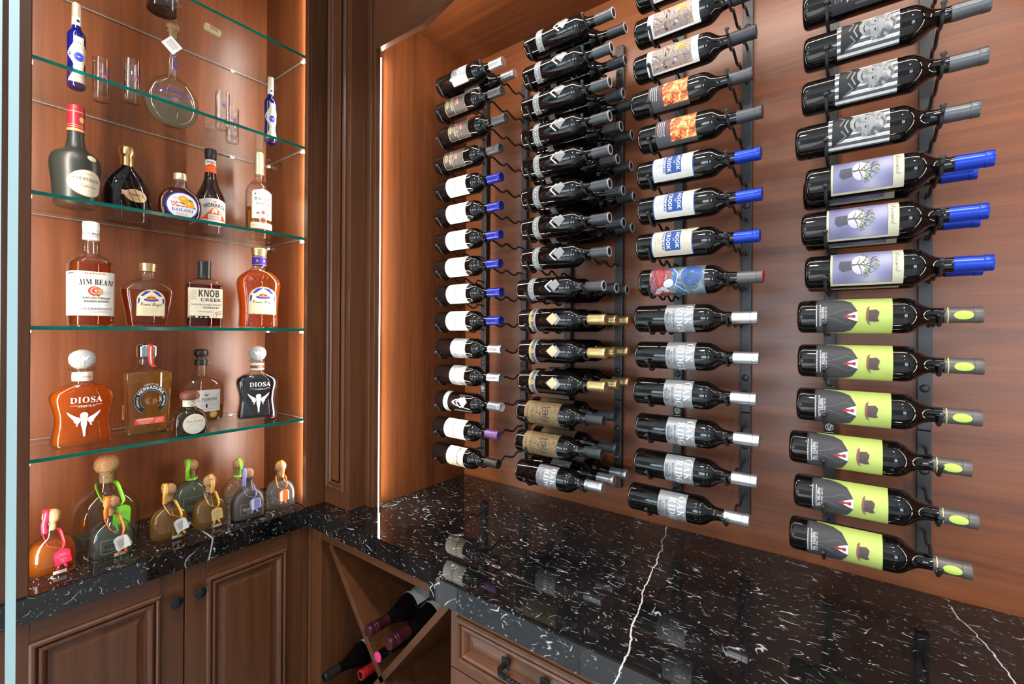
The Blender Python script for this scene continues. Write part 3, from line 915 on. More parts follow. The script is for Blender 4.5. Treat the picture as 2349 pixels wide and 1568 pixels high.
def art(name, stops, scale, detail=5, dist=2.0, stretch=(1, 1, 1), rough=.5):
    m, nt, out = _new(name)
    v = mapped(nt, 'UV', scale=stretch)
    n = noise(nt, v, scale, detail, .6, dist)
    c = ramp(nt, n.outputs[0], stops)
    p = N(nt, 'ShaderNodeBsdfPrincipled'); nt.links.new(c, p.inputs[0]); p.inputs['Roughness'].default_value = rough
    nt.links.new(p.outputs[0], out.inputs[0]); return m
art_fire = art('ember_print', [(.28, (.05, .01, .004)), (.40, (.35, .04, .008)), (.48, (.75, .16, .02)), (.56, (.85, .40, .10)), (.64, (.9, .75, .45)), (.72, (.4, .06, .01))], 7, 6, 1.2)
art_page = art('collage_print', [(.30, (.03, .02, .035)), (.40, (.15, .10, .13)), (.47, (.45, .36, .28)), (.52, (.16, .11, .13)), (.58, (.52, .42, .28)), (.66, (.10, .06, .08))], 6, 7, 2.2)
art_brown = art('tapestry_print', [(.36, (.018, .013, .009)), (.44, (.12, .075, .032)), (.50, (.30, .20, .09)), (.54, (.03, .02, .012)), (.60, (.30, .20, .095)), (.68, (.05, .035, .02))], 9, 4, 3.0)
art_lav = art('lavender_print', [(.30, (.11, .105, .19)), (.5, (.24, .23, .38)), (.66, (.42, .40, .50)), (.8, (.55, .53, .58))], 1.3, 1, .2)
art_foam = art('grey_blue_print', [(.3, (.02, .04, .06)), (.5, (.10, .15, .18)), (.7, (.32, .36, .37))], 5, 5, 1.0)
art_por = art('photo_grey_print', [(.30, (.015, .015, .016)), (.45, (.09, .09, .09)), (.55, (.26, .26, .26)), (.70, (.58, .58, .57))], 6, 5, 1.5)
art_spark = art('spark_print', [(.30, (.012, .010, .012)), (.62, (.014, .010, .012)), (.64, (.40, .04, .07)), (.67, (.5, .26, .05)), (.70, (.12, .05, .22)), (.76, (.02, .012, .02))], 12, 4, .8)
SURF = cyl_surf(RB)
def capsule(mat, ring=None, top=None, extra=None):
    v, f = lathe(CAPS, 28)
    mats = [mat] + ([ring] if ring else []) + ([top] if top else [])
    def cen(q): return sum(v[i][2] for i in q) / len(q), max(math.hypot(v[i][0], v[i][1]) for i in q)
    mi = []
    for q in f:
        z, r = cen(q)
        if z > .2887: mi.append(len(mats) - 1 if top else (1 if ring else 0))
        else: mi.append(0)
    if ring and top: mi = [2 if (m and len(q) > 4) else (1 if m else 0) for m, q in zip(mi, f)]
    me = bpy.data.meshes.new('capsule'); me.from_pydata(v, [], f)
    for m in mats: me.materials.append(m)
    me.polygons.foreach_set('material_index', mi); me.shade_smooth(); me.set_sharp_from_angle(angle=R(40)); me.update()
    return me
KIND = {}
def kind(key, parts, cap):
    """parts: list of (name, Print, parent_part) wrapped on the bottle"""
    r = empty('wine_bottle')
    child('body', BODY_ME, r, (0, 0, 0))
    for nm, pr, sub in parts:
        lab = pr.build(nm, r, SURF)
        if sub: sub.build('lettering', lab, SURF, lift=.0008)
    child('capsule', cap, r, (0, 0, 0))
    KIND[key] = r
HW = .046
def k_ridge():
    L = Print().rect(-HW, .084, HW, .154, ridge_paper, 0)
    T = Print()
    T.text('OAK', -.036, .134, .0235, white, 'serif', 'l', .95).text('RIDGE', -.030, .113, .0235, white, 'serif', 'l', .95)
    for s, z in (('ESTATE GROWN', .104), ('2021 LODI', .0965), ('ANCIENT VINE', .0905), ('ZINFANDEL', .0865)): T.text(s, 0.002, z, .0055, ink, 'serif')
    kind('ridge', [('label', L, T)], capsule(silver))
k_ridge()
def k_script(key, cap, word='Signature'):
    L = Print().rect(-.047, .066, .047, .160, paper, 0)
    T = Print().text('Siguiet', -.002, .108, .017, P_('soft_grey_ink', (.13, .125, .12), .5), 'script', sx=.9).line([(-.022, .103), (-.006, .099), (.012, .106), (.024, .104)], .0009, gink, 2)
    T.text('RESERVE', -.004, .138, .004, gink, 'serif').lines(-.004, .088, 2, .006, .028, .0012, P_('soft_grey_ink', (0, 0, 0)))
    kind(key, [('label', L, T)], capsule(cap))
k_script('script_blue', navyfoil); k_script('script_purple', purplefoil)
def k_sextant():
    L = Print().rect(-.047, .080, .047, .160, cream, 0)
    T = Print().text('Sextant', -.006, .128, .020, ink, 'script', sx=.95).lines(-.004, .105, 2, .008, .03, .0014, gink).line([(-.012, .116), (.0, .1175), (.014, .116)], .0008, ink)
    kind('sextant', [('label', L, T)], capsule(blackfoil))
k_sextant()
def k_spark():
    lab = P_('near_black_label', (.016, .014, .015), .45)
    L = Print().rect(-.040, .058, .040, .150, lab, 0).rect(-.036, .098, .036, .147, art_spark, 1).frame(-.040, .058, .040, .150, .0009, bandgold, 2).rect(-.04, .096, .04, .0968, bandgold, 2)
    L.ell(-.004, .116, .007, .006, P_('magenta_spot', (.5, .03, .09), .5), 2).ell(.004, .119, .005, .004, P_('orange_spot', (.7, .25, .03), .5), 3)
    T = Print().text('MACCHIA', 0, .086, .0095, bandgold, 'serif').text('ROSSO', 0, .076, .006, bandgold, 'serif').lines(0, .070, 2, .004, .03, .0014, bandgold)
    kind('spark', [('label', L, T)], capsule(greyfoil))
k_spark()
def k_double(key, bandm, dia1, dia2, cap):
    B = Print().rect(-.050, .050, .050, .072, bandm, 0)
    if key == 'double_gold':
        B = Print().rect(-.050, .048, .050, .053, bandm, 0).rect(-.050, .054, .050, .072, bandgrey, 0).poly([(0, .050), (.010, .060), (0, .070), (-.010, .060)], bandm, 3)
    T = Print().text('DOUBLE BLACK', 0, .0585, .0085, white if key != 'double_gold' else ink, 'serif', sx=1.05).rect(-.05, .054, .05, .0548, white, 1).rect(-.05, .0685, .05, .0693, white, 1)
    D = Print()
    def dm(cx, cz, s, m, lay): D.poly([(cx, cz - s), (cx + s, cz), (cx, cz + s), (cx - s, cz)], m, lay)
    dm(-.002, .131, .0200, dia1, 0)
    if key != 'double_gold':
        dm(-.001, .1375, .0200, GLASSW, 1); dm(-.005, .1445, .0200, dia2, 2)
    else:
        D.items.clear(); dm(-.001, .142, .0195, dia2, 0); dm(-.002, .131, .0195, dia1, 1)
    kind(key, [('band', B, T), ('diamond_mark', D, None)], cap)
dia_w = P_('silver_white_mark', (.66, .66, .67), .35, .3); dia_g = P_('pewter_mark', (.27, .27, .28), .4, .3)
k_double('double', bandgrey, dia_w, dia_g, capsule(greyfoil, lightring, ink))
k_double('double_dark', bandgrey, dia_w, dia_g, capsule(dkgrey, lightring, ink))
k_double('double_silver', P_('pale_band', (.34, .34, .34), .4, .3), dia_w, P_('pale_mark', (.34, .34, .34), .4, .3), capsule(P_('steel_foil', (.28, .30, .33), .3, .7), lightring))
k_double('double_gold', bandgold, P_('gold_mark', (.66, .50, .28), .4, .3), dia_g, capsule(goldfoil))
def k_crest():
    tan = P_('tan_label', (.25, .17, .08), .5)
    L = Print().rect(-.047, .038, .047, .160, tan, 0).rect(-.0455, .062, .0455, .157, art_brown, 1).frame(-.0455, .040, .0455, .158, .001, ink, 2)
    T = Print()
    T.poly([(-.012, .124), (.012, .124), (.012, .104), (0, .092), (-.012, .104)], ink, 2).poly([(-.010, .122), (.010, .122), (.010, .105), (0, .095), (-.010, .105)], tan, 3)
    for i in range(3): T.rect(-.009, .106 + i * .005, .009, .1085 + i * .005, ink, 4)
    T.line([(0, .095), (0, .122)], .0015, ink, 5)
    for s in (-1, 1): T.line([(s * .015, .100), (s * .022, .108), (s * .018, .116), (s * .024, .126)], .003, ink, 2)
    T.rect(-.0455, .0405, .0455, .0605, tan, 2).text('TAPESTRY', 0, .0485, .0085, ink, 'serif').lines(0, .0445, 1, .004, .05, .0014, ink, 3)
    kind('crest', [('label', L, T)], capsule(dkgrey))
k_crest()
def k_collage(key, cap):
    L = Print().rect(-.050, .040, .046, .168, P_('white_label', (.80, .79, .76), .5), 0).rect(-.044, .054, .040, .152, art_page, 1)
    rg = random.Random(3)
    orange = P_('flame_orange', (.78, .22, .02), .5); yel = P_('flame_yellow', (.85, .60, .15), .5); rust = P_('rust_ink', (.35, .10, .03), .5)
    for i in range(26):
        a = -2.2 + i * .16; l = .010 + rg.random() * .016
        cx, cz = -.012, .128
        L.poly([(cx + .002 * math.cos(a + 1.5), cz + .002 * math.sin(a + 1.5)), (cx + l * math.cos(a), cz + l * math.sin(a)), (cx + .002 * math.cos(a - 1.5), cz + .002 * math.sin(a - 1.5))], (orange, yel, rust)[i % 3], 2)
    for i in range(22):
        cx, cz = rg.uniform(-.040, .034), rg.uniform(.058, .115)
        L.ell(cx, cz, rg.uniform(.001, .003), rg.uniform(.002, .006), (rust, P_('dusk_violet', (.16, .12, .20), .5), P_('bone_white', (.72, .68, .6), .5), P_('soot', (.05, .04, .04), .5))[i % 4], 2, 10, tilt=rg.uniform(0, 3))
    T = Print().text('MACHINE', 0, .1575, .0058, gink, 'sans', track=.3).lines(.0, .046, 2, .004, .05, .0013, gink)
    kind(key, [('label', L, T)], cap)
k_collage('collage', capsule(dkgrey))
def k_ember():
    lab = P_('slate_label', (.075, .072, .078), .45)
    L = Print().rect(-.050, .050, .050, .150, lab, 0).rect(-.044, .088, .036, .1495, art_fire, 1)
    red = P_('print_red', (.55, .05, .03), .5)
    T = Print().text('INTRINSIC', -.004, .080, .0085, red, 'serif').lines(-.004, .072, 4, .005, .05, .0016, white).text('RED BLEND', -.004, .0535, .004, red, 'sans')
    kind('ember', [('label', L, T)], capsule(greyfoil, dkgrey, redtop))
k_ember()
def k_hook(key, pap):
    L = Print().rect(-.044, .045, .040, .148, hblue, 0).rect(-.044, .0475, .040, .1455, pap, 1)
    T = Print().rect(-.031, .080, .023, .1185, hblue, 1)
    T.text('HOOK', -.004, .1068, .0125, white, 'bold', lay=2, width=.043).text('OR', -.004, .1005, .0055, white, 'serif', lay=2).text('CROOK', -.004, .0845, .0135, white, 'bold', lay=2, width=.046).text('CELLARS', -.004, .0735, .0066, hblue, 'bold', lay=2, width=.046)
    T.text('RESERVE', -.004, .062, .0042, gink, 'serif').text('RED BLEND', -.004, .0555, .0038, gink, 'serif').line([(-.010, .072), (-.002, .068), (.004, .071), (.0, .066)], .001, gink)
    T.line([(-.018, .122), (-.006, .130), (.004, .124), (.012, .134), (.006, .140)], .0012, P_('pale_sketch', (.5, .5, .5), .5)).line([(.010, .120), (.020, .128), (.024, .138)], .001, P_('pale_sketch', (.5, .5, .5)))
    S = Print().ell(-.036, .143, .013, .016, seal, 4).ring(-.036, .143, .0115, .0145, .0009, P_('seal_edge', (.4, .33, .15), .4), 5).lines(-.036, .146, 3, .004, .012, .0014, P_('seal_edge', (.4, .33, .15)), 5)
    kind(key, [('label', L, T), ('seal', S, None)], capsule(bluefoil))
k_hook('hook', paper); k_hook('hook_cream', cream)
def k_wrap():
    L = Print().rect(-.058, .034, .058, .168, art_foam, 0)
    rg = random.Random(5)
    red = P_('ribbon_red', (.50, .03, .025), .4); red2 = P_('ribbon_dark_red', (.25, .012, .012), .4); blu = P_('ribbon_blue', (.04, .12, .42), .4); blu2 = P_('ribbon_dark_blue', (.02, .05, .20), .4); lt = P_('ribbon_pale', (.55, .60, .62), .5)
    for i in range(16):
        z = .040 + i * .0028; a = rg.uniform(-.012, .012)
        L.line([(-.05 + .006 * math.sin(k + i), z + a * math.sin(k * .9 + i) + k * .0012) if False else (-.05 + k * .0125, z + .007 * math.sin(k * .8 + i * 1.3)) for k in range(9)], .0022, red if i % 3 else red2, 2 + i % 3)
    for i in range(14):
        r = .006 + i * .0017
        L.ring(-.020 + .0005 * i, .138, r, r * .9, .0011, blu if i % 3 else blu2, 2, 28)
    L.line([(-.04, .080), (-.02, .100), (.0, .096), (.02, .112), (.04, .120)], .007, blu, 4).line([(-.04, .088), (-.015, .106), (.01, .100), (.035, .130)], .002, lt, 5)
    L.ell(.006, .082, .010, .013, lt, 6, tilt=.5).ell(.022, .072, .006, .012, P_('pale_flesh', (.45, .47, .47), .5), 6, tilt=-.6)
    for i in range(4): L.line([(.018, .066 - i * .004), (.030, .060 - i * .004), (.036, .052 - i * .003)], .0022, lt, 7)
    kind('wrap', [('label', L, None)], capsule(P_('warm_grey_foil', (.11, .105, .105), .38, .5), None, redtop))
k_wrap()
def k_stripe():
    L = Print().rect(-.050, .060, .046, .160, P_('smoke_label', (.10, .10, .105), .45), 0)
    for i in range(7):
        u = -.046 + i * .0135
        L.rect(u, .060, u + .0065, .160, white, 1)
    T = Print()
    dkp = P_('photo_dark', (.022, .022, .023), .5); mdp = P_('photo_mid', (.16, .16, .16), .5); ltp = P_('photo_light', (.27, .27, .265), .5)
    T.poly([(-.046, .068), (-.040, .088), (-.028, .100), (-.012, .106), (.006, .104), (.018, .094), (.026, .080), (.034, .066)], dkp, 2)
    T.poly([(-.022, .103), (-.024, .118), (-.019, .132), (-.009, .141), (.004, .141), (.013, .132), (.016, .118), (.011, .104), (.0, .097), (-.012, .097)], ltp, 3)
    T.poly([(-.026, .120), (-.028, .136), (-.018, .150), (-.002, .156), (.014, .151), (.024, .136), (.023, .118), (.017, .112), (.014, .128), (.004, .138), (-.010, .138), (-.019, .130)], art_por, 4)
    T.poly([(-.020, .112), (-.008, .116), (-.006, .110), (-.014, .104)], mdp, 5).poly([(.002, .114), (.012, .116), (.010, .106), (.003, .106)], mdp, 5)
    T.ell(-.012, .122, .0030, .0012, dkp, 6, 12).ell(.005, .122, .0030, .0012, dkp, 6, 12).line([(-.017, .1255), (-.011, .127), (-.006, .1255)], .0014, mdp, 6).line([(.001, .1255), (.006, .127), (.011, .1255)], .0014, mdp, 6).line([(-.004, .123), (-.006, .113), (-.002, .1115)], .0016, mdp, 6).line([(-.010, .1055), (-.003, .104), (.005, .1055)], .0018, dkp, 6)
    T.line([(-.036, .076), (-.022, .088), (-.006, .080)], .003, mdp, 4).line([(.004, .082), (.016, .090), (.028, .074)], .003, mdp, 4).line([(-.018, .094), (-.004, .088), (.010, .094)], .0024, ltp, 4)
    kind('stripe', [('label', L, T)], capsule(P_('graphite_foil', (.11, .115, .12), .35, .6)))
k_stripe()
def k_pess():
    L = Print().rect(-.052, .046, .044, .163, P_('ivory_paper', (.55, .51, .37), .5), 0).rect(-.047, .050, .037, .146, ink, 1).rect(-.0465, .0505, .0365, .1455, art_lav, 2)
    T = Print()
    skin = P_('pale_mist', (.50, .46, .52), .5); gr = P_('tree_grey', (.10, .095, .09), .5); lg = P_('leaf_green', (.16, .27, .10), .5); lb = P_('leaf_brown', (.16, .11, .08), .5)
    T.ell(-.004, .096, .020, .015, skin, 3).poly([(-.012, .083), (.006, .083), (.010, .066), (.002, .060), (-.012, .062)], P_('shoulder_grey', (.07, .07, .09), .5), 3)
    T.line([(-.003, .082), (-.004, .092), (-.002, .102), (-.006, .114)], [.004, .003, .0024, .0016], gr, 4)
    for s, e in (((-.004, .096), (-.022, .108)), ((-.003, .100), (.014, .112)), ((-.002, .104), (-.014, .122)), ((-.002, .104), (.008, .124)), ((-.003, .093), (.018, .098)), ((-.003, .09), (-.020, .094))): T.line([s, ((s[0] + e[0]) / 2, (s[1] + e[1]) / 2 + .002), e], [.002, .0014, .0008], gr, 4)
    rg = random.Random(11)
    for i in range(70):
        a, r = rg.uniform(0, PI), rg.random() ** .6
        x, z = -.004 + math.cos(a) * r * .025, .100 + math.sin(a) * r * .027
        T.ell(x, z, rg.uniform(.0008, .0022), rg.uniform(.0008, .0022), (lg, lb, gr, lg)[i % 4], 5, 7)
    T.text('Pessimist', -.006, .1505, .0125, gink, 'script', sx=.75)
    kind('pess', [('label', L, T)], capsule(bluefoil))
k_pess()
def k_fug():
    L = Print().rect(-.052, .050, .052, .160, green, 0)
    T = Print()
    T.poly([(-.047, .037), (.043, .037), (.043, .060), (.040, .080), (.032, .094), (.018, .101), (.010, .105), (-.010, .105), (-.018, .101), (-.032, .094), (-.041, .080), (-.047, .060)], suit, 1)
    T.line([(-.006, .104), (-.016, .088), (-.008, .070), (-.002, .048)], .0014, suit2, 2).line([(.006, .104), (.016, .088), (.006, .070), (.0, .048)], .0014, suit2, 2)
    T.poly([(-.010, .105), (.010, .105), (.006, .094), (.001, .084), (-.001, .084), (-.006, .094)], white, 3).poly([(-.003, .1015), (.003, .1015), (.0035, .098), (.0018, .094), (.003, .086), (0, .080), (-.003, .086), (-.0018, .094), (-.0035, .098)], tie, 4)
    T.poly([(-.021, .124), (-.016, .120), (-.006, .1185), (.006, .1185), (.014, .121), (.019, .126), (.012, .1235), (0, .122), (-.012, .1235)], brim, 3)
    T.poly([(-.012, .1225), (.010, .1225), (.0115, .134), (.0095, .1395), (.004, .1365), (-.002, .1385), (-.008, .1395), (-.0135, .135)], hatm, 2)
    T.text('C.A. DRY CREEK VALLEY', -.002, .0505, .0042, white, 'bold', sx=.8).text('FUGITIVE, THE', -.002, .0438, .0075, white, 'bold', sx=.72).lines(-.002, .0412, 1, .003, .05, .0014, white, 2)
    T.rect(-.046, .0335, .044, .0375, P_('label_black', (.03, .03, .032), .5), 1).lines(-.002, .035, 1, .003, .05, .0014, white, 2)
    v, f = lathe(CAPS, 28)
    kind('fug', [('label', L, T)], capsule(P_('umber_foil', (.105, .095, .088), .42, .3)))
    r = KIND['fug']
    C = Print().ell(0, .2625, .0082, .0135, P_('lime_spot', (.45, .60, .10), .45), 1).rect(-.020, .2405, .020, .2422, P_('lime_line', (.5, .52, .2), .45), 1, .002)
    cap = [c for c in r.children if c.name.startswith('capsule')][0]
    C.build('capsule_print', cap, cyl_surf(.01525))
k_fug()
def k_dark():
    lab = P_('charcoal_label', (.035, .03, .032), .45)
    L = Print().rect(-.046, .052, .046, .158, lab, 0).rect(-.046, .090, .046, .157, P_('label_black', (0, 0, 0)), 1)
    T = Print().text('BLACK', .004, .078, .013, white, 'serif').lines(0, .068, 3, .005, .05, .0016, gink)
    for i in range(9): T.rect(-.04 + i * .009, .092, -.036 + i * .009, .156, P_('label_stripe', (.10, .10, .11), .5), 2)
    kind('dark', [('label', L, T)], capsule(dkgrey))
k_dark()

used = {}
def bottle(key, x_cap, y, z, roll, label, group):
    src = KIND[key]
    o = src if key not in used else copy_tree(src)
    used[key] = 1
    o.rotation_mode = 'ZYX'
    o.rotation_euler = (0, PI / 2, R(-roll))
    o.location = (x_cap - .290, y, z)
    tag(o, label, 'wine bottle', group)
    return o
rg = random.Random(21)
J = lambda a: rg.uniform(-a, a)
G1, G2, G3, G4 = ('bottles in the leftmost wall rack', 'bottles in the second wall rack', 'bottles in the third wall rack', 'bottles in the rightmost wall rack')
# leftmost rack, bottom row first
X1 = [-.947, -.945, -.934, -.938, -.934, -.940, -.939, -.944, -.943, -.942, -.943, -.946, -.924, -.941, -.938]
K1 = ['sextant', 'script_purple', 'double_silver', 'ridge', 'ridge'] + ['script_blue'] * 6 + ['spark'] * 3 + ['ridge']
L1 = {0: 'lowest wine bottle of the leftmost rack, cream label with black script, black capsule', 1: 'wine bottle with white script label and purple capsule in the leftmost rack',
      2: 'black wine bottle with pale diamond mark and steel capsule in the leftmost rack', 3: 'lower silver-capped grey-label wine bottle mid leftmost rack, above the diamond bottle',
      4: 'silver-capped grey-label wine bottle just under the blue-capped ones in the leftmost rack', 14: 'front silver-capped grey-label wine bottle in the top row of the leftmost rack'}
for k in range(15):
    if 5 <= k <= 10: lb = 'white-label wine bottle with royal blue capsule, %s of six counted from the top' % ORD[10 - k]
    elif 11 <= k <= 13: lb = 'dark-label wine bottle with coloured sparks in the leftmost rack, %s of three from top' % ORD[13 - k]
    else: lb = L1[k]
    bottle(K1[k], X1[k], SLOT[0], RZ(k), J(4) + (14 if k == 14 else 3), lb, G1)
bottle('ridge', -.949, SLOT[1], RZ(14), 4, 'silver-capped wine bottle tucked behind the top row bottle of the leftmost rack', G1)
# second rack
X2 = [-.569, -.573, -.568, -.562, -.562, -.563, -.570, -.554, -.554, -.554, -.553, -.555, -.556, -.551, -.546]
X2m = {14: -.544, 13: -.544, 12: -.55, 11: -.556, 10: -.566, 9: -.548, 8: -.546, 6: -.567, 5: -.566, 4: -.572, 3: -.562, 2: -.57, 1: -.563, 0: -.571}
X2b = {12: -.544, 11: -.553, 10: -.555, 9: -.545, 8: -.55, 6: -.566, 5: -.558, 4: -.56, 3: -.558, 0: -.563}
K2 = ['ridge', 'crest', 'crest', 'double_gold', 'double_gold', 'double_gold'] + ['double'] * 9
def lab2(k, s):
    pos = ('front', 'middle', 'rear')[s]
    if k == 0: return '%s of three silver-capped grey-label bottles in the bottom row of the second rack' % pos
    if k in (1, 2): return '%s tan tapestry-label wine bottle in the %s of two such rows' % ('front' if s == 0 else 'rear', 'lower' if k == 1 else 'upper')
    if k in (3, 4, 5): return '%s gold-capped black bottle with gold diamond, %s of three gold rows' % (pos, ('lowest', 'middle', 'top')[k - 3])
    if k == 7: return 'lone grey-capped diamond bottle with nothing behind it, eighth row of the second rack'
    return '%s grey-capped black wine bottle with white diamond, %s row of the second rack' % (pos, ORD[14 - k])
for k in range(15):
    bottle(K2[k], X2[k], SLOT[0], RZ(k), J(3) + (10 if k > 11 else 3), lab2(k, 0), G2)
    if k in X2m: bottle({'double': 'double_dark'}.get(K2[k], K2[k]), X2m[k], SLOT[1], RZ(k), J(8), lab2(k, 1), G2)
    if k in X2b: bottle({'double': 'double_dark'}.get(K2[k], K2[k]), X2b[k], SLOT[2], RZ(k), J(8), lab2(k, 2), G2)
# third rack
X3 = [-.196, -.180, -.176, -.183, -.178, -.181, -.170, -.178, -.174, -.177, -.174, -.194, -.188, -.186, -.184]
K3 = ['ridge'] * 6 + ['wrap', 'hook_cream', 'hook', 'hook', 'ember', 'ember', 'collage', 'collage', 'collage']
for k in range(15):
    if k < 6: lb = 'silver-capped grey-label wine bottle in the third rack, %s of six counted from below' % ORD[k]
    elif k == 6: lb = 'wine bottle wrapped in red and blue ribbon art with a grey capsule'
    elif k == 7: lb = 'lowest blue-capped bottle of the third rack, cream label with a blue lettered block'
    elif k in (8, 9): lb = '%s blue-capped bottle with white label and blue lettered block in the third rack' % ('middle' if k == 8 else 'topmost')
    elif k in (10, 11): lb = '%s of two wine bottles with glowing orange ember labels' % ('lower' if k == 10 else 'upper')
    else: lb = 'wine bottle with white framed collage label in the third rack, %s from the top' % ('first', 'second', 'third')[14 - k]
    bottle(K3[k], X3[k], SLOT[0], RZ(k), (6 if k > 6 else 0) + J(3), lb, G3)
# rightmost rack
X4 = [.176, .184, .175, .188, .190, .189, .202, .195, .202, .183, .194, .197, .195]
K4 = ['fug'] * 6 + ['pess'] * 3 + ['stripe'] * 3 + ['dark']
for k in range(13):
    if k < 6: lb = 'lime green wine bottle with hat and suit label, %s of six counted from below' % ORD[k]
    elif k < 9: lb = 'front blue-capped wine bottle with lavender tree label, %s of three from below' % ORD[k - 6]
    elif k < 12: lb = 'wine bottle with black and white striped photo label, %s of three from below' % ORD[k - 9]
    else: lb = 'charcoal-label wine bottle cut off by the picture top in the rightmost rack'
    bottle(K4[k], X4[k], SLOT[0], RZ(k), (5 if k > 5 else -1) + J(2.5), lb, G4)
for i, k in enumerate((6, 7, 8)):
    bottle('pess', .200 - .004 * i, SLOT[1], RZ(k), J(5), 'rear blue-capped wine bottle half hidden in the rightmost rack, %s from below' % ORD[i], G4)

# ------------------------------------------------------------------ liquor bottles in the display cabinet
CLEAR = thin_glass('clear_bottle_glass', (.975, .985, .98), (.36, .40, .38), 1.7)
CLEARG = thin_glass('greenish_bottle_glass', (.90, .97, .94), (.26, .44, .37), 1.7)
FROST = plain('frosted_glass', (.27, .27, .27), .4, 0, .5)
cork = None
def cork_mat():
    m, nt, out = _new('cork')
    n = noise(nt, mapped(nt, 'Object'), 160, 3, .6)
    c = ramp(nt, n.outputs[0], [(.3, (.11, .045, .015)), (.42, (.33, .17, .07)), (.7, (.42, .24, .11))])
    p = N(nt, 'ShaderNodeBsdfPrincipled'); nt.links.new(c, p.inputs[0]); p.inputs['Roughness'].default_value = .6
    nt.links.new(p.outputs[0], out.inputs[0]); return m
CORK = cork_mat()
GOLDCAP = plain('brass_cap', (.66, .50, .24), .3, .85); BLACKCAP = plain('black_cap', (.014, .014, .016), .35); WHITECAP = plain('white_cap', (.80, .80, .79), .4)
STEEL = plain('steel_cap', (.62, .63, .65), .14, 1.0)
L_AMBER = liquid('reddish_amber_spirit', (.72, .20, .035), .18); L_GOLD = liquid('golden_spirit', (.70, .38, .06), .15); L_ORANGE = liquid('bright_orange_spirit', (.95, .30, .03), .22)
L_REPO = liquid('straw_amber_spirit', (.85, .52, .13), .30); L_CLEAR = liquid('clear_spirit', (.90, .95, .91), .08); L_GREENISH = liquid('pale_green_spirit', (.68, .82, .76), .22)
L_DARK = plain('dark_coffee_spirit', (.006, .003, .004), .06, 0, .6); L_BRANDY = liquid('garnet_spirit', (.30, .035, .018), .2)
def root(name, pos, face, label, group='liquor bottles in the display cabinet', cat='bottle'):
    """face: degrees the front is turned from straight out of the cabinet (+ = away from the viewer)"""
    return empty(name, pos, (0, 0, R(90 + face)), label=label, cat=cat, group=group)
def body(r, secs, mat, name='glass', seg=44, sub=5, sharp=50):
    S = spline(secs, sub) if sub > 1 else secs
    v, f = loft(S, seg)
    mesh_obj(name, v, f, mat, r, smooth=True, sharp=sharp)
    return S
def fill(r, S, level, mat, ins=.0028, base=.006, seg=40):
    q = []
    for s in S:
        if s[0] < base or s[0] > level: continue
        q.append((s[0], max(s[1] - ins, .002), max(s[2] - ins, .002), s[3]))
    b, t = sec_at(S, base), sec_at(S, level)
    q = [(base, max(b[0] - ins - .003, .002), max(b[1] - ins - .003, .002), b[2])] + [x for x in q if x[0] > base + .002] + [(level, max(t[0] - ins, .002), max(t[1] - ins, .002), t[2])]
    v, f = loft(q, seg)
    return mesh_obj('liquid', v, f, mat, r, smooth=True, sharp=50)
def turn(r, name, prof, mat, seg=28, sharp=35):
    v, f = lathe(prof, seg)
    return mesh_obj(name, v, f, mat, r, smooth=True, sharp=sharp)
def strip(r, name, pts, w, mat, side=(1, 0, 0), t=.0004):
    """flat ribbon along a 3-D path; side = ribbon width direction (per point or one)"""
    vs, fs = [], []
    for i, p in enumerate(pts):
        s = Vector(side[i] if isinstance(side, list) else side).normalized()
        vs += [tuple(Vector(p) - s * w / 2), tuple(Vector(p) + s * w / 2)]
    for i in range(len(pts) - 1): fs.append((2 * i, 2 * i + 1, 2 * i + 3, 2 * i + 2))
    o = mesh_obj(name, vs, fs, mat, r, smooth=True, sharp=60)
    md = o.modifiers.new('thickness', 'SOLIDIFY'); md.thickness = t
    return o
def lattice(r, S, mat, z0, z1, hw, nx, rows, rad=.0010, name='cut_pattern'):
    """raised diamond cutting pressed into the front of the glass"""
    sf = front_surf(S); vs, fs = [], []
    dz = (z1 - z0) / rows; dx = 2 * hw / nx
    for j in range(rows):
        for i in range(-1, nx + 1):
            for sgn in (1, -1):
                a = (-hw + (i + .5 - .5 * sgn) * dx + (dx / 2 if j % 2 else 0), z0 + j * dz); b = (a[0] + sgn * dx, a[1] + dz)
                if max(abs(a[0]), abs(b[0])) > hw: continue
                p = [sf(a[0] + (b[0] - a[0]) * k / 5, a[1] + (b[1] - a[1]) * k / 5, .0002) for k in range(6)]
                v, f = tube(p, rad, 5); o = len(vs); vs += v; fs += [tuple(q + o for q in ff) for ff in f]
    o = mesh_obj(name, vs, fs, mat, r, smooth=True); tag(o, kind='stuff'); return o
I = lambda n, c, ro=.5: plain(n, c, ro)
s_red = I('print_red', (.5, .04, .03)); s_blue = I('royal_blue_print', (.03, .045, .42)); s_brown = I('brown_print', (.16, .06, .03)); s_gold = plain('gold_print', (.50, .34, .12), .4, .4)

# ---- topmost shelf
r = root('liquor_bottle', (-1.637, .461, 2.450), 10, 'dark bottle on the topmost glass shelf, only its base in view')
S = body(r, [(0, .030, .030, 2), (.004, .0345, .0345, 2), (.010, .036, .036, 2), (.15, .036, .036, 2), (.175, .030, .030, 2), (.195, .016, .016, 2), (.22, .0135, .0135, 2), (.25, .0135, .0135, 2)], plain('dark_brown_glass', (.016, .010, .008), .08, 0, .6))
Print().rect(-.040, .040, .040, .130, paper, 0).text('RESERVA', 0, .085, .012, ink, 'serif').build('label', r, cyl_surf(.0361))
turn(r, 'cap', [(.248, .0145), (.272, .0145), (.273, .013)], BLACKCAP)
ck = root('wine_cork', (-1.632, .592, 2.4617), 12, 'wine cork lying on the topmost glass shelf', 'corks', 'cork')
v, f = lathe([(-.022, .0095), (-.0205, .0115), (.0205, .0115), (.022, .0095)], 24)
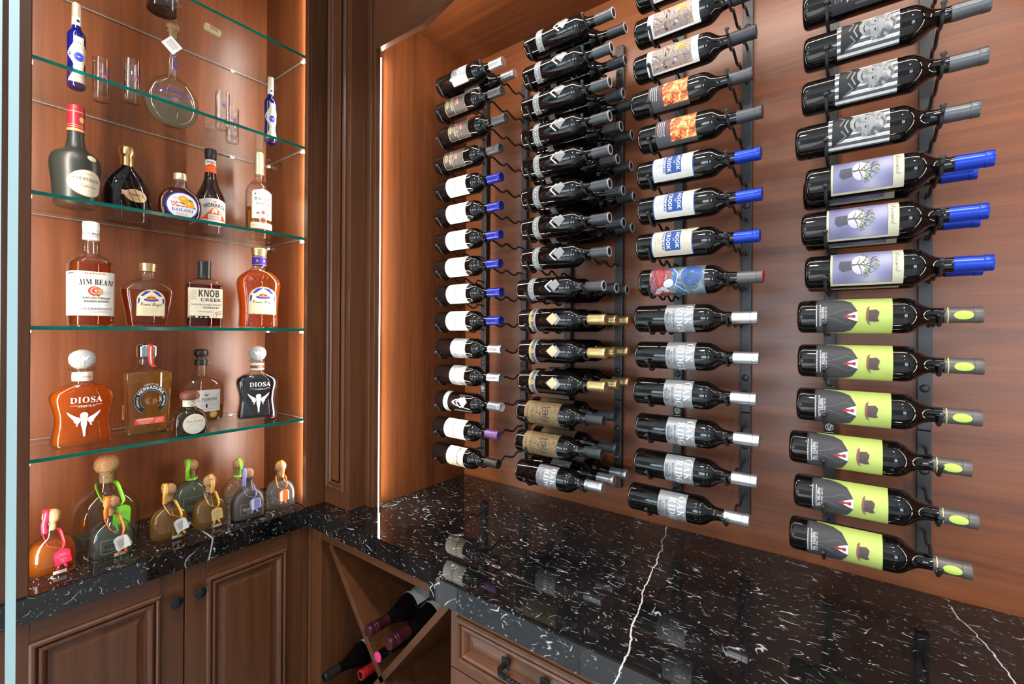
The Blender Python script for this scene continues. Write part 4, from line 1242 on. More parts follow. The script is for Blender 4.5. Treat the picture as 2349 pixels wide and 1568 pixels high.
o = mesh_obj('stopper', v, f, plain('pale_wine_cork', (.60, .47, .31), .7), ck, smooth=True); o.rotation_euler = (0, R(90), 0)
P = Print().lines(0, .003, 3, .004, .030, .002, s_brown, 0); b = P.build('stamp', ck, lambda u, v_, h: (u, -(.0116 + h) * math.cos(v_ / .0116), (.0116 + h) * math.sin(v_ / .0116)))

# ---- second shelf: blue bottles, shot glasses, decanter
COBALT = plain('cobalt_glass', (.003, .005, .085), .05, 0, .6)
def blue_bottle(pos, face, label):
    r = root('tequila_bottle', pos, face, label)
    S = body(r, [(0, .015, .015, 2), (.003, .0178, .0178, 2), (.010, .0185, .0185, 2), (.045, .0180, .0180, 2), (.070, .0172, .0172, 2), (.090, .0180, .0180, 2), (.125, .0186, .0186, 2), (.140, .0175, .0175, 2), (.150, .0125, .0125, 2), (.158, .0088, .0088, 2), (.180, .0080, .0080, 2), (.205, .0080, .0080, 2)], COBALT)
    P = Print()
    L = []
    for k in range(25):
        t = k / 24; z = .012 + t * .118; L.append((.0135 + .0042 * math.cos(t * 3.2 * PI), z))
    P.poly([(x, z) for x, z in L] + [(-x, z) for x, z in reversed(L)], cream, 0)
    P.ell(0, .078, .0095, .0115, s_blue, 1).text('TEQUILA', 0, .1015, .0052, P_('apricot_ink', (.42, .15, .04), .5), 'serif').text('CORRALEJO', 0, .048, .0052, P_('apricot_ink', (0, 0, 0)), 'serif', width=.024)
    P.rect(-.006, .0775, .006, .0795, P_('pale_blue_ink', (.4, .5, .75), .5), 2).lines(0, .036, 3, .005, .018, .0014, gink).rect(-.008, .112, .008, .114, ink, 1).rect(-.006, .117, .006, .1185, ink, 1)
    P.build('label', r, front_surf(S))
    turn(r, 'neck_label', [(.163, .0087), (.163, .0092), (.184, .0091), (.184, .0085)], paper)
    turn(r, 'cap', [(.184, .0092), (.186, .0096), (.218, .0092), (.2205, .0088), (.222, .006)], plain('champagne_cap', (.62, .54, .36), .35, .7))
    Print().ell(0, .174, .003, .004, ink, 0, 12).build('neck_print', r, cyl_surf(.0094))
blue_bottle((-1.630, .276, 2.140), 8, 'slim cobalt blue bottle with wavy cream label beside two shot glasses')
blue_bottle((-1.576, .746, 2.140), -2, 'slim cobalt blue bottle with wavy cream label against the cabinet side wall')
GLASSW2 = thin_glass('tumbler_glass', (.985, .985, .985), (.5, .5, .5), 1.8)
def shot(pos, face, label):
    r = root('shot_glass', pos, face, label, 'tall shot glasses on the upper shelf', 'glass')
    prof = [(0, .0175), (.0015, .0188), (.004, .0192), (.112, .0196), (.1135, .0190), (.112, .0182), (.026, .0176), (.0215, .0150), (.0205, .006)]
    v, f = lathe(prof, 36)
    mesh_obj('bowl', v, f, GLASSW2, r, smooth=True, sharp=50)
    P = Print()
    for a in range(9):
        t = R(20 + a * 17.5); P.line([(.003 * math.cos(t), .066 + .003 * math.sin(t)), (.0085 * math.cos(t), .066 + .0085 * math.sin(t))], [.0016, .0006], s_blue, 0)
    P.poly([(0, .0575), (.004, .0625), (.0042, .0655), (.002, .067), (0, .0652), (-.002, .067), (-.0042, .0655), (-.004, .0625)], s_red, 1).text('CORAZON', 0, .073, .0042, s_blue, 'sans', arc=.018)
    P.build('heart_print', r, cyl_surf(.0196))
shot((-1.662, .331, 2.140), 18, 'tall clear shot glass nearest the cobalt bottle on the left')
shot((-1.601, .384, 2.140), 22, 'tall clear shot glass just left of the round decanter')
shot((-1.585, .604, 2.140), -6, 'tall clear shot glass just right of the round decanter')
shot((-1.671, .667, 2.140), -4, 'tall clear shot glass lower behind, toward the small cobalt bottle')
r = root('decanter_bottle', (-1.680, .501, 2.140), -4, 'round flat clear decanter bottle with long neck, cork and white tag')
S = body(r, [(0, .026, .020, 2.2), (.003, .034, .024, 2.2), (.012, .047, .028, 2.2), (.035, .063, .032, 2.2), (.070, .0695, .034, 2.2), (.100, .064, .032, 2.2), (.125, .048, .027, 2.2), (.140, .030, .020, 2), (.150, .0155, .0145, 2), (.165, .0128, .0128, 2), (.230, .0118, .0118, 2), (.276, .0125, .0125, 2), (.284, .0160, .0160, 2), (.290, .0185, .0185, 2), (.293, .0175, .0175, 2)], CLEARG)
fill(r, S, .070, L_GREENISH)
turn(r, 'cork', [(.262, .0100), (.291, .0105), (.2915, .0150), (.298, .0172), (.306, .0165), (.313, .0115), (.316, .004)], CORK)
P = Print().text('CORAZON', 0, .088, .0135, s_blue, 'serif', arc=.085, width=.086).text('PREMIUM TEQUILA', 0, .106, .0045, s_red, 'sans').lines(0, .082, 1, .004, .03, .0014, gink)
for a in range(11):
    t = R(8 + a * 16.4); P.line([(.003 * math.cos(t), .064 + .003 * math.sin(t)), (.011 * math.cos(t), .064 + .011 * math.sin(t))], [.002, .0008], P_('sky_blue_print', (.06, .25, .6), .5), 1)
P.poly([(0, .0545), (.006, .062), (.006, .0665), (.003, .068), (0, .0655), (-.003, .068), (-.006, .0665), (-.006, .062)], s_red, 2)
P.build('print', r, front_surf(S))
Print().text('CORAZON', 0, .213, .0150, s_blue, 'serif', rot=R(-90), width=.098).build('neck_print', r, cyl_surf(.0128))
tg = mesh_obj('tag', [(x, y, z) for y in (0, .0006) for x, z in ((-.019, -.019), (.019, -.019), (.019, .019), (-.019, .019))], [(0, 1, 2, 3), (7, 6, 5, 4), (0, 4, 5, 1), (1, 5, 6, 2), (2, 6, 7, 3), (3, 7, 4, 0)], WHITECAP, r)
tg.location = (-.006, -.020, .235); tg.rotation_euler = (R(8), R(38), R(8))
b = Print().lines(0, .010, 6, .0036, .028, .0012, gink, 0).build('tag_print', tg, flat_surf(0))
strip(r, 'string', [(-.012, -.006, .262), (-.006, -.018, .258), (.004, -.019, .250)], .0008, paper)

# ---- third shelf
r = root('cognac_bottle', (-1.637, .277, 1.831), 16, 'matte black-green cognac bottle with red capsule and cream oval label')
MATTE = plain('frosted_dark_green_glass', (.018, .020, .017), .36, 0, .45)
S = body(r, [(0, .036, .036, 2), (.004, .041, .041, 2), (.012, .0435, .0435, 2), (.060, .0465, .0465, 2), (.095, .0500, .0500, 2), (.115, .0505, .0505, 2), (.130, .0470, .0470, 2), (.140, .0390, .0390, 2), (.148, .0280, .0280, 2), (.158, .0205, .0205, 2), (.175, .0175, .0175, 2), (.200, .0162, .0162, 2), (.235, .0160, .0160, 2)], MATTE)
P = Print().ell(.004, .060, .038, .034, s_gold, 0, 40).ell(.004, .060, .0365, .0325, cream, 1, 40).text('COURVOISIER', .004, .066, .0112, s_brown, 'serif', width=.058).text('Napoleon', .006, .050, .0120, P_('russet_ink', (.38, .13, .04), .5), 'script', sx=.8).text('COGNAC', .004, .082, .0042, gink, 'serif').lines(.006, .041, 3, .005, .03, .0014, gink)
P.build('label', r, front_surf(S))
P = Print().ell(.012, .1265, .012, .0085, ink, 0).ell(.012, .1265, .0108, .0074, seal, 1).build('seal', r, front_surf(S))
cap = turn(r, 'capsule', [(.196, .0172), (.1963, .0178), (.238, .0172), (.240, .0180), (.262, .0178), (.2645, .0168), (.265, .010)], plain('crimson_capsule', (.33, .022, .035), .32, .35))
Print().rect(-.0535, .197, .0535, .2035, s_gold, 0, .003).rect(-.0535, .2075, .0535, .2088, s_gold, 0, .003).rect(-.0535, .2125, .0535, .2135, s_gold, 0, .003).rect(-.0535, .2465, .0535, .248, s_gold, 0, .003).ell(.004, .228, .0055, .0075, s_gold, 0, 10).build('gold_bands', cap, cyl_surf(.0180))

r = root('liqueur_bottle', (-1.752, .409, 1.831), 10, 'dark bell-shaped chocolate liqueur bottle with gold foil top and bronze oval label')
DARKG = plain('chocolate_dark_glass', (.006, .004, .0045), .05, 0, .65)
S = body(r, [(0, .050, .028, 2.6), (.004, .056, .031, 2.6), (.015, .0585, .033, 2.6), (.070, .0595, .033, 2.6), (.105, .0555, .031, 2.5), (.130, .0455, .027, 2.4), (.150, .0320, .022, 2.2), (.164, .0200, .0175, 2), (.176, .0145, .0145, 2), (.205, .0140, .0140, 2)], DARKG)
P = Print().ell(.010, .082, .029, .019, s_gold, 0, 36).ell(.010, .082, .0275, .0175, plain('bronze_label', (.50, .33, .16), .4, .3), 1, 36).text('GODIVA', .010, .0795, .0118, ink, 'serif', width=.038).text('Liqueur', .012, .0715, .006, s_brown, 'script').text('CHOCOLATE', .010, .0925, .0042, gink, 'serif', arc=.04)
P.rect(-.026, .079, -.013, .092, P_('pink_sticker', (.72, .40, .42), .6), 3).lines(-.0195, .088, 3, .003, .009, .0008, s_red, 4).build('label', r, front_surf(S))
sf = front_surf(S)
for i in range(6):
    u0 = -.052 + i * .017
    pts = [sf(max(-.055, min(.055, u0 + .050 * t * t + .012 * t)), .140 - .135 * t if i > 1 else .128 - .123 * t, .0003) for t in [k / 9 for k in range(10)] if abs(u0 + .050 * t * t + .012 * t) < .056]
    if len(pts) > 3:
        v, f = tube(pts, .0009, 6); mesh_obj('swirl_ridge', v, f, plain('glass_ridge_highlight', (.05, .05, .055), .12, 0, .8), r, smooth=True)  # paler than the bottle glass: highlight put into the ridge colour
turn(r, 'foil_top', [(.170, .0155), (.171, .0163), (.196, .0160), (.198, .0150), (.201, .0170), (.207, .0195), (.216, .0202), (.225, .0190), (.232, .0130), (.234, .006)], plain('crinkled_gold_foil', (.75, .50, .20), .25, .9), 18, 20)

r = root('apricot_liqueur_flask', (-1.638, .510, 1.831), -3, 'round flat apricot liqueur flask with blue-rimmed fruit label and gold cap')
S = body(r, [(0, .022, .017, 2.3), (.003, .031, .020, 2.3), (.014, .045, .0235, 2.3), (.035, .0550, .0255, 2.3), (.055, .0570, .026, 2.3), (.075, .0550, .0255, 2.3), (.095, .0440, .023, 2.3), (.106, .0300, .019, 2.1), (.113, .0185, .0165, 2), (.122, .0150, .0150, 2), (.146, .0140, .0140, 2)], CLEAR)
fill(r, S, .108, L_BRANDY)
P = Print().ell(0, .054, .0410, .0400, s_blue, 0, 44).ell(0, .054, .0378, .0368, white, 1, 44).text('BAILONI', 0, .0365, .0125, s_blue, 'serif', lay=3, width=.054).lines(-.016, .0605, 1, .005, .03, .003, s_red, 2).lines(-.020, .056, 1, .005, .016, .003, s_red, 2).lines(-.004, .0505, 1, .005, .05, .003, s_red, 2).lines(0, .030, 3, .0035, .036, .0012, s_red, 2).lines(-.014, .076, 2, .004, .022, .0012, gink, 2)
org = P_('apricot_orange', (.82, .32, .03), .5); org2 = P_('apricot_light', (.9, .5, .12), .5); lf = P_('apricot_leaf', (.05, .22, .04), .5)
P.ell(.002, .073, .0125, .0105, org, 3, 22, tilt=-.4).ell(.000, .075, .006, .004, org2, 4, 14).ell(.018, .060, .0115, .0102, org, 5, 22).ell(.016, .062, .005, .004, org2, 6, 14)
P.ell(.028, .053, .007, .003, lf, 4, 12, tilt=-.5).ell(.020, .072, .008, .003, lf, 2, 12, tilt=-.4).ell(.002, .060, .006, .0022, lf, 2, 12, tilt=-.3)
P.build('label', r, front_surf(S))
turn(r, 'cap', [(.134, .0160), (.1345, .0166), (.152, .0166), (.1535, .0158), (.154, .010)], plain('champagne_cap', (0, 0, 0)))

r = root('orange_liqueur_bottle', (-1.726, .623, 1.831), -2, 'dark brown bell-necked liqueur bottle with white and orange mountain label')
S = body(r, [(0, .036, .036, 2), (.004, .0405, .0405, 2), (.012, .0420, .0420, 2), (.105, .0425, .0425, 2), (.130, .0385, .0385, 2), (.155, .0280, .0280, 2), (.180, .0195, .0195, 2), (.210, .0160, .0160, 2), (.245, .0150, .0150, 2), (.262, .0150, .0150, 2)], plain('brown_dark_glass', (.020, .009, .006), .05, 0, .6))
ormt = P_('mountain_orange', (.72, .10, .02), .5); labw = P_('label_white', (.58, .57, .54), .5)
P = Print().poly([(-.050, .036)] + [(-.050 + k * .005, .104 + .010 * math.cos((k - 10) / 10 * 1.4)) for k in range(21)] + [(.050, .036)], labw, 0)
P.text('MONARCH', 0, .086, .0165, ink, 'bold', arc=.075, width=.062, lay=3).poly([(-.034, .050), (-.010, .078), (.0, .086), (.012, .076), (.036, .050), (.050, .044), (-.050, .044)], ormt, 1).poly([(-.008, .075), (0, .084), (.008, .076), (.004, .064), (-.002, .070), (-.008, .058)], labw, 2).poly([(.010, .070), (.014, .071), (.024, .058), (.016, .060)], labw, 2)
P.poly([(-.003, .1015), (-.0045, .106), (-.001, .104), (0, .107), (.001, .104), (.0045, .106), (.003, .1015)], ormt, 2)
P.rect(-.020, .022, .020, .062, ink, 3).rect(-.0192, .0228, .0192, .0612, labw, 4).text('GRAND', 0, .052, .0065, ormt, 'bold', lay=5, sx=1.2).text('MONARCH', 0, .044, .0065, ormt, 'bold', lay=5, sx=1.05)
P.build('label', r, cyl_surf(.0425))
P = Print().rect(-.040, .205, .040, .225, ormt, 0, .004).rect(-.040, .2265, .040, .247, labw, 0, .004).text('MONARCH', 0, .2365, .0072, ink, 'bold', sx=.9).poly([(-.018, .2265), (-.004, .234), (.002, .236), (.016, .2265)], ormt, 1).text('GRAND', 0, .217, .0045, ink, 'bold').text('MONARCH', 0, .2085, .0045, ink, 'bold')
P.build('neck_label', r, lambda u, v, h: ((sec_at(S, v)[0] + h) * math.sin(u / .0165), -(sec_at(S, v)[0] + h) * math.cos(u / .0165), v))
turn(r, 'cap', [(.254, .0160), (.2545, .0170), (.266, .0168), (.2665, .0176), (.282, .0174), (.284, .016), (.2842, .010)], BLACKCAP)

r = root('rum_bottle', (-1.675, .756, 1.831), -6, 'half-empty clear gold rum bottle with cream label and metal screw cap')
S = body(r, [(0, .032, .032, 2), (.004, .0385, .0385, 2), (.012, .0405, .0405, 2), (.150, .0410, .0410, 2), (.172, .0385, .0385, 2), (.188, .0320, .0320, 2), (.198, .0230, .0230, 2), (.206, .0165, .0165, 2), (.220, .0145, .0145, 2), (.270, .0135, .0135, 2)], CLEAR)
fill(r, S, .108, L_GOLD)
bp = P_('rum_label', (.72, .71, .62), .5)
P = Print().poly([(-.036, .066)] + [(-.036 + k * .006, .158 + .010 * math.sin(k / 12 * PI)) for k in range(13)] + [(.036, .066)], bp, 0).text('BACARDI', .003, .129, .0155, ink, 'serif', width=.060).text('GOLD', 0, .114, .0125, ink, 'serif', sx=1.1).text('PUERTO RICAN RUM', 0, .0, .001, ink)
P.ell(-.016, .085, .006, .004, P_('olive_ink', (.16, .14, .06), .5), 1, 14).ell(.016, .085, .006, .004, P_('olive_ink', (0, 0, 0)), 1, 14).poly([(-.005, .082), (.005, .082), (.006, .092), (0, .095), (-.006, .092)], s_red, 1).lines(0, .103, 1, .004, .018, .0018, P_('tan_ink', (.6, .45, .3), .5)).lines(.004, .150, 1, .004, .034, .0014, gink).ell(-.024, .1505, .0028, .0028, ink, 1, 14)
P.ell(0, .061, .0115, .0115, labw, 2, 26).ell(0, .061, .0098, .0098, s_red, 3, 26).poly([(-.007, .066), (-.002, .062), (0, .067), (.002, .062), (.007, .066), (.004, .057), (0, .060), (-.004, .057)], ink, 4)
P.rect(-.040, .032, .040, .054, s_gold, 1).rect(-.040, .034, .040, .052, P_('rum_band', (.66, .62, .46), .5), 2).text('PUERTO RICAN RUM', 0, .0385, .0085, P_('tan_dark_ink', (.25, .18, .07), .5), 'serif', lay=3, width=.062)
P.build('label', r, cyl_surf(.0411))
cp = turn(r, 'cap', [(.225, .0150), (.2255, .0156), (.262, .0150), (.263, .0155), (.284, .0152), (.285, .0158), (.300, .0155), (.3025, .0145), (.303, .008)], plain('champagne_cap', (0, 0, 0)))
turn(r, 'glass_seal', [(.195, .023), (.196, .0265), (.198, .0245)], CLEAR)

# ---- fourth shelf
r = root('bourbon_bottle', (-1.62, .305, 1.521), 2, 'tall white-capped bourbon bottle with large white label')
S = body(r, [(0, .034, .034, 3), (.004, .041, .041, 3.4), (.012, .0438, .0438, 3.6), (.150, .0445, .0445, 3.6), (.166, .0425, .0425, 3.2), (.180, .0340, .0340, 2.5), (.188, .0235, .0235, 2.1), (.194, .0185, .0185, 2), (.206, .0178, .0178, 2), (.222, .0172, .0172, 2), (.232, .0145, .0145, 2), (.262, .0138, .0138, 2)], CLEAR)
fill(r, S, .170, L_AMBER)
P = Print().rect(-.0415, .028, .0415, .142, labw, 0).frame(-.040, .030, .038, .1395, .0007, s_gold, 1)
P.text('JIM BEAM', .002, .1085, .0205, ink, 'serif', width=.066, arc=.25, lay=3).lines(0, .1355, 1, .003, .05, .0022, s_red).text('KENTUCKY STRAIGHT', .002, .071, .0075, ink, 'bold', width=.055).text('BOURBON WHISKEY', .002, .0625, .0075, ink, 'bold', width=.050).lines(0, .055, 1, .003, .055, .004, P_('pale_grey_ink', (.45, .45, .45), .5)).text('JAMES B. BEAM DISTILLING CO', .002, .0435, .0078, ink, 'serif', width=.062).lines(.002, .0395, 2, .0035, .055, .0012, gink)
P.ell(-.002, .092, .0135, .012, s_red, 2, 24).ell(-.001, .0925, .0095, .0085, labw, 3, 24).ell(.0, .0925, .0085, .0075, s_red, 4, 24).text('B', 0, .0895, .009, labw, 'bold', lay=5).poly([(-.010, .082), (-.004, .078), (0, .0805), (.005, .0775), (.010, .082), (0, .086)], P_('ribbon_olive', (.10, .12, .05), .5), 1).rect(.004, .083, .013, .098, s_gold, 6)
P.ell(-.018, .088, .010, .006, P_('pale_grey_ink', (0, 0, 0)), 1, 16).ell(.020, .088, .010, .006, P_('pale_grey_ink', (0, 0, 0)), 1, 16)
P.build('label', r, front_surf(S))
sd = lambda u, v, h: (-(.0445 + h), -u, v)
Print().rect(-.030, .028, .034, .142, labw, 0).rect(.006, .1345, .034, .137, ink, 1).lines(0, .124, 14, .0065, .040, .0016, gink, 1).build('side_label', r, lambda u, v, h: tuple(-a if i == 0 else a for i, a in enumerate((lambda q: (abs(q[1]), -q[0] if False else -u, v))(front_surf(S)(u, v, h)))))
cp = turn(r, 'cap', [(.228, .0155), (.2285, .0170), (.256, .0168), (.2565, .0174), (.272, .0172), (.2755, .0160), (.277, .010)], WHITECAP)
Print().text('JIM BEAM', 0, .2405, .0085, ink, 'serif', sx=.8).text('BEAM', -.030, .2405, .0085, ink, 'serif', sx=.8).rect(-.006, .236, .012, .2372, s_red, 1, .003).build('cap_print', cp, cyl_surf(.0170))

CUT = thin_glass('cut_glass_ridge', (.85, .80, .78), (.30, .22, .2), 1.6, .05)
def crown_label(r, S, cz, w, h):
    P = Print()
    pts = [(-w, cz - h), (w, cz - h)] + [(w * math.cos(a), cz + h * .25 + h * .85 * math.sin(a)) for a in [k * PI / 16 for k in range(17)]]
    big = [(x * 1.06, cz + (z - cz) * 1.05) for x, z in pts]
    P.poly(big, s_gold, 0).poly(pts, P_('parchment', (.70, .62, .42), .5), 1)
    for s in (-1, 1):
        P.poly([(0, cz + h * 1.04), (s * w * .45, cz + h * .98), (s * w * .80, cz + h * .62), (s * w * .62, cz + h * .58), (s * w * .30, cz + h * .82)], s_blue, 2)
        P.poly([(s * w * .95, cz + h * .40), (s * w * .80, cz + h * .46), (s * w * .84, cz + h * .1), (s * w * .97, cz - h * .1)], s_blue, 2)
    P.ell(0, cz + h * .30, w * .55, h * .13, s_blue, 2, 22).ell(0, cz + h * .44, w * .36, h * .15, s_red, 3, 20).ell(0, cz + h * .62, w * .07, h * .07, s_gold, 4, 10)
    for s in (-1, 1): P.ring(s * w * .16, cz + h * .46, w * .17, h * .13, w * .05, s_gold, 4, 16)
    P.rect(-w * .33, cz + h * .31, w * .33, cz + h * .36, s_gold, 5, .004)
    P.text('Crown Royal', 0, cz - h * .18, h * .42, ink, 'script', width=w * 1.6, lay=4).lines(0, cz - h * .38, 5, h * .11, w * 1.3, h * .028, P_('tan_ink', (0, 0, 0)), 2)
    return P.build('label', r, front_surf(S), maxlen=.005)
r = root('whisky_decanter', (-1.62, .427, 1.521), -2, 'squat crown-shaped whisky bottle with blue curtain label and gold stopper')
S = body(r, [(0, .043, .030, 3), (.003, .0465, .033, 3), (.012, .0485, .034, 3), (.040, .0525, .036, 3), (.080, .0590, .0385, 3), (.100, .0615, .0395, 3), (.112, .0590, .038, 2.8), (.124, .0470, .033, 2.5), (.132, .0330, .026, 2.2), (.139, .0210, .0190, 2), (.146, .0165, .0165, 2), (.164, .0155, .0155, 2)], CLEAR)
fill(r, S, .104, L_AMBER)
lattice(r, S, CUT, .004, .032, .044, 6, 2); crown_label(r, S, .066, .031, .034)
turn(r, 'stopper', [(.158, .0160), (.159, .0180), (.170, .0182), (.172, .0192), (.180, .0192), (.182, .0170), (.1825, .008)], GOLDCAP)
r = root('flask_bourbon_bottle', (-1.62, .569, 1.521), -6, 'flat bourbon flask with newsprint label and black wax-dipped neck')
S = body(r, [(0, .040, .020, 3.4), (.003, .0455, .0245, 3.6), (.012, .0475, .0265, 3.8), (.125, .0480, .0270, 3.8), (.136, .0455, .0255, 3.4), (.146, .0360, .0225, 2.8), (.152, .0240, .0190, 2.3), (.158, .0160, .0160, 2), (.165, .0145, .0145, 2), (.195, .0140, .0140, 2)], CLEAR)
fill(r, S, .132, L_BRANDY)
news = P_('newsprint', (.70, .63, .48), .6); dk = P_('newsprint_ink', (.03, .03, .03), .6)
P = Print().rect(-.0455, .030, .0455, .121, news, 0).text('KNOB', .006, .0945, .0300, dk, 'bold', width=.056).text('CREEK', .012, .0805, .0130, dk, 'bold', width=.056).text('kentucky straight bourbon', .002, .0680, .0095, dk, 'sans', width=.080).text('WHISKEY', .014, .0585, .0075, dk, 'bold', sx=1.3).text('SMALL', -.012, .0475, .0045, dk, 'bold', sx=1.4).text('batch', .006, .0465, .0085, dk, 'sans', sx=.8).text('9', .0265, .0345, .0215, s_red, 'sans', sx=.8).lines(.037, .051, 3, .0055, .010, .0016, dk).line([(.018, .033), (.018, .053)], .0006, dk)
P.text('KNOB', -.0405, .097, .0085, P_('tan_ink', (0, 0, 0)), 'bold', rot=R(-90)).lines(-.031, .110, 5, .006, .012, .0014, dk).rect(-.044, .030, -.028, .0365, dk, 1).rect(-.022, .030, .008, .036, dk, 1).rect(-.016, .030, -.012, .0335, news, 2).rect(-.004, .030, .002, .0335, news, 2)
P.build('label', r, front_surf(S))
turn(r, 'wax_dip', [(.150, .0175), (.152, .0190), (.156, .0182), (.162, .0176), (.190, .0172), (.193, .0185), (.203, .0188), (.2065, .0172), (.208, .012)], plain('black_wax', (.016, .018, .020), .28), 20, 25)
Print().rect(-.005, .040, .005, .092, P_('tax_strip', (.60, .42, .22), .5), 0).build('tax_strip', r, lambda u, v, h: (.0475 + h, u * .6 - .006, v))
r = root('large_whisky_decanter', (-1.62, .733, 1.521), -8, 'large diamond-cut amber whisky bottle with purple neck band and gold stopper')
S = body(r, [(0, .052, .036, 3), (.003, .0565, .040, 3), (.012, .0585, .042, 3), (.050, .0570, .042, 3), (.090, .0590, .043, 3), (.140, .0650, .045, 3), (.155, .0655, .045, 3), (.170, .0600, .042, 2.8), (.186, .0440, .036, 2.5), (.196, .0300, .029, 2.2), (.204, .0225, .0225, 2), (.212, .0205, .0205, 2), (.245, .0200, .0200, 2)], CLEAR)
fill(r, S, .192, liquid('copper_whisky', (.95, .26, .035), .25))
lattice(r, S, CUT, .005, .050, .052, 6, 2, .0012); lattice(r, S, CUT, .128, .172, .058, 7, 2, .0012); crown_label(r, S, .090, .040, .042)
nb = turn(r, 'neck_band', [(.212, .0212), (.2121, .0216), (.240, .0212), (.2402, .0205)], plain('purple_velvet', (.055, .025, .30), .5))
Print().rect(-.066, .2118, .066, .2138, s_gold, 0, .003).rect(-.066, .2385, .066, .2405, s_gold, 0, .003).ell(-.012, .226, .003, .004, s_gold, 0, 10).ell(.010, .226, .003, .004, s_gold, 0, 10).build('band_braid', nb, cyl_surf(.0216))
turn(r, 'stopper', [(.242, .0205), (.243, .0220), (.250, .0218), (.252, .0228), (.266, .0245), (.269, .0230), (.271, .012), (.2725, .005)], GOLDCAP, 24)

# ---- fifth shelf
etched = P_('etched_white', (.52, .52, .52), .55)
def angel(P, cz, s, m):
    P.poly([(x * s, cz + z * s) for x, z in ((-.006, .020), (.006, .020), (.0085, .014), (.007, .008), (.0055, .0), (.006, -.010), (.003, -.026), (.0025, -.040), (.0, -.044), (-.002, -.040), (-.003, -.026), (-.0065, -.010), (-.0055, .0), (-.007, .008), (-.0085, .014))], m, 1)
    P.ell(0, cz + .016 * s, .0075 * s, .006 * s, m, 2, 16)
    for q in (-1, 1):
        for i in range(5):
            P.poly([(q * x * s, cz + z * s) for x, z in ((.006, .006 - i * .002), (.020, .014 - i * .0045), (.034 - i * .0035, .026 - i * .006), (.030 - i * .0035, .015 - i * .005), (.018, .006 - i * .0035))], m, 1 + i % 2)
        P.line([(q * .005 * s, cz + .004 * s), (q * .012 * s, cz - .006 * s), (q * .015 * s, cz - .014 * s)], .003 * s, m, 3)
def diosa(pos, face, label, liq, level, glassm, bandm, word):
    r = root('tequila_decanter', pos, face, label)
    S = body(r, [(0, .052, .026, 3.6), (.003, .0570, .029, 4), (.012, .0590, .0305, 4), (.030, .0575, .030, 4), (.060, .0530, .028, 4), (.085, .0545, .029, 4), (.110, .0605, .031, 3.8), (.126, .0625, .031, 3.4), (.138, .0590, .030, 3), (.148, .0470, .027, 2.6), (.156, .0320, .0235, 2.2), (.163, .0210, .0200, 2), (.172, .0190, .0190, 2), (.192, .0190, .0190, 2), (.1935, .0250, .0250, 2), (.196, .0270, .0270, 2), (.199, .0255, .0255, 2)], glassm)
    fill(r, S, level, liq)
    P = Print().text('DIOSA', .004, .1115, .0210, etched, 'serif', width=.062).text('TEQUILA', .004, .1005, .0068, etched, 'serif')
    for q in (-1, 1): P.line([(.004 + q * .016, .1035), (.004 + q * .020, .1055), (.004 + q * .031, .1050)], [.0006, .0012, .0005], etched)
    angel(P, .066, .95, etched)
    P.build('etching', r, front_surf(S))
    for q in (-1, 1):
        sf = front_surf(S); pts = [sf(q * (.047 - .028 * t * t), .120 - .105 * t, .0) for t in [k / 10 for k in range(11)]]
        v, f = tube(pts, .0013, 6); mesh_obj('edge_ridge', v, f, glassm, r, smooth=True)
    nb = turn(r, 'neck_band', [(.166, .0196), (.1662, .0200), (.188, .0198), (.1882, .0192)], bandm)
    Print().rect(-.060, .172, .060, .1815, P_('peach_band', (.68, .50, .36), .5) if word == 'ALMENDRA' else s_brown, 0, .003).text(word, .004, .1742, .0062, s_brown if word == 'ALMENDRA' else labw, 'serif').lines(.006, .169, 1, .004, .024, .0014, gink).build('band_print', nb, cyl_surf(.0200))
    v, f = loft([(-.026, .006, .004, 2), (-.024, .013, .0085, 2), (-.018, .0205, .011, 2), (-.008, .0262, .0125, 2), (.004, .0270, .013, 2), (.014, .0235, .012, 2), (.021, .0150, .009, 2), (.0245, .005, .004, 2)], 32)
    st = mesh_obj('stopper', v, f, FROST, r, smooth=True, loc=(0, 0, .2215))
    P = Print(); angel(P, .0, .38, etched); P.build('stopper_emblem', st, flat_surf(-.0130))
diosa((-1.607, .287, 1.215), -2, 'orange tequila decanter with frosted round stopper and etched winged figure', L_ORANGE, .152, thin_glass('peach_clear_glass', (.98, .96, .94), (.55, .40, .32), 1.0), labw, 'ALMENDRA')
diosa((-1.622, .730, 1.215), -16, 'dark coffee tequila decanter with frosted round stopper and white winged figure', L_DARK, .150, CLEAR, labw, 'CAFE')
r = root('horseshoe_tequila_bottle', (-1.649, .433, 1.215), -2, 'square-shouldered tequila bottle with black horseshoe emblem and steel cap')
S = body(r, [(0, .044, .030, 7), (.003, .0480, .033, 8), (.010, .0490, .034, 9), (.060, .0500, .0345, 9), (.165, .0545, .0365, 9), (.174, .0535, .036, 8), (.180, .0480, .034, 5), (.188, .0360, .030, 3.2), (.195, .0260, .0255, 2.3), (.202, .0235, .0235, 2), (.216, .0230, .0230, 2), (.2165, .0250, .0250, 2), (.220, .0250, .0250, 2), (.2205, .0225, .0225, 2)], CLEAR, sub=3)
fill(r, S, .176, liquid('honey_tequila', (.80, .50, .12), .25), .0045)
hs = plain('horseshoe_black', (.016, .017, .019), .4)
P = Print()
def shoe(ro, ri, m, lay, drop=.052):
    vs, fs = [], []
    n = 36
    for k in range(n + 1):
        t = k / n
        if t < .2: q = t / .2; ang = PI + .30; dx = None
        a = PI * 1.30 - t * PI * 1.60
        for rr in (ro, ri):
            z = .098 + rr * 1.10 * math.sin(a)
            vs.append((.003 + rr * math.cos(a), z))
    for k in range(n): fs.append((2 * k, 2 * k + 2, 2 * k + 3, 2 * k + 1))
    P.raw(vs, fs, m, lay)
shoe(.0400, .0225, hs, 0); shoe(.0385, .0379, labw, 1); shoe(.0250, .0245, labw, 1)
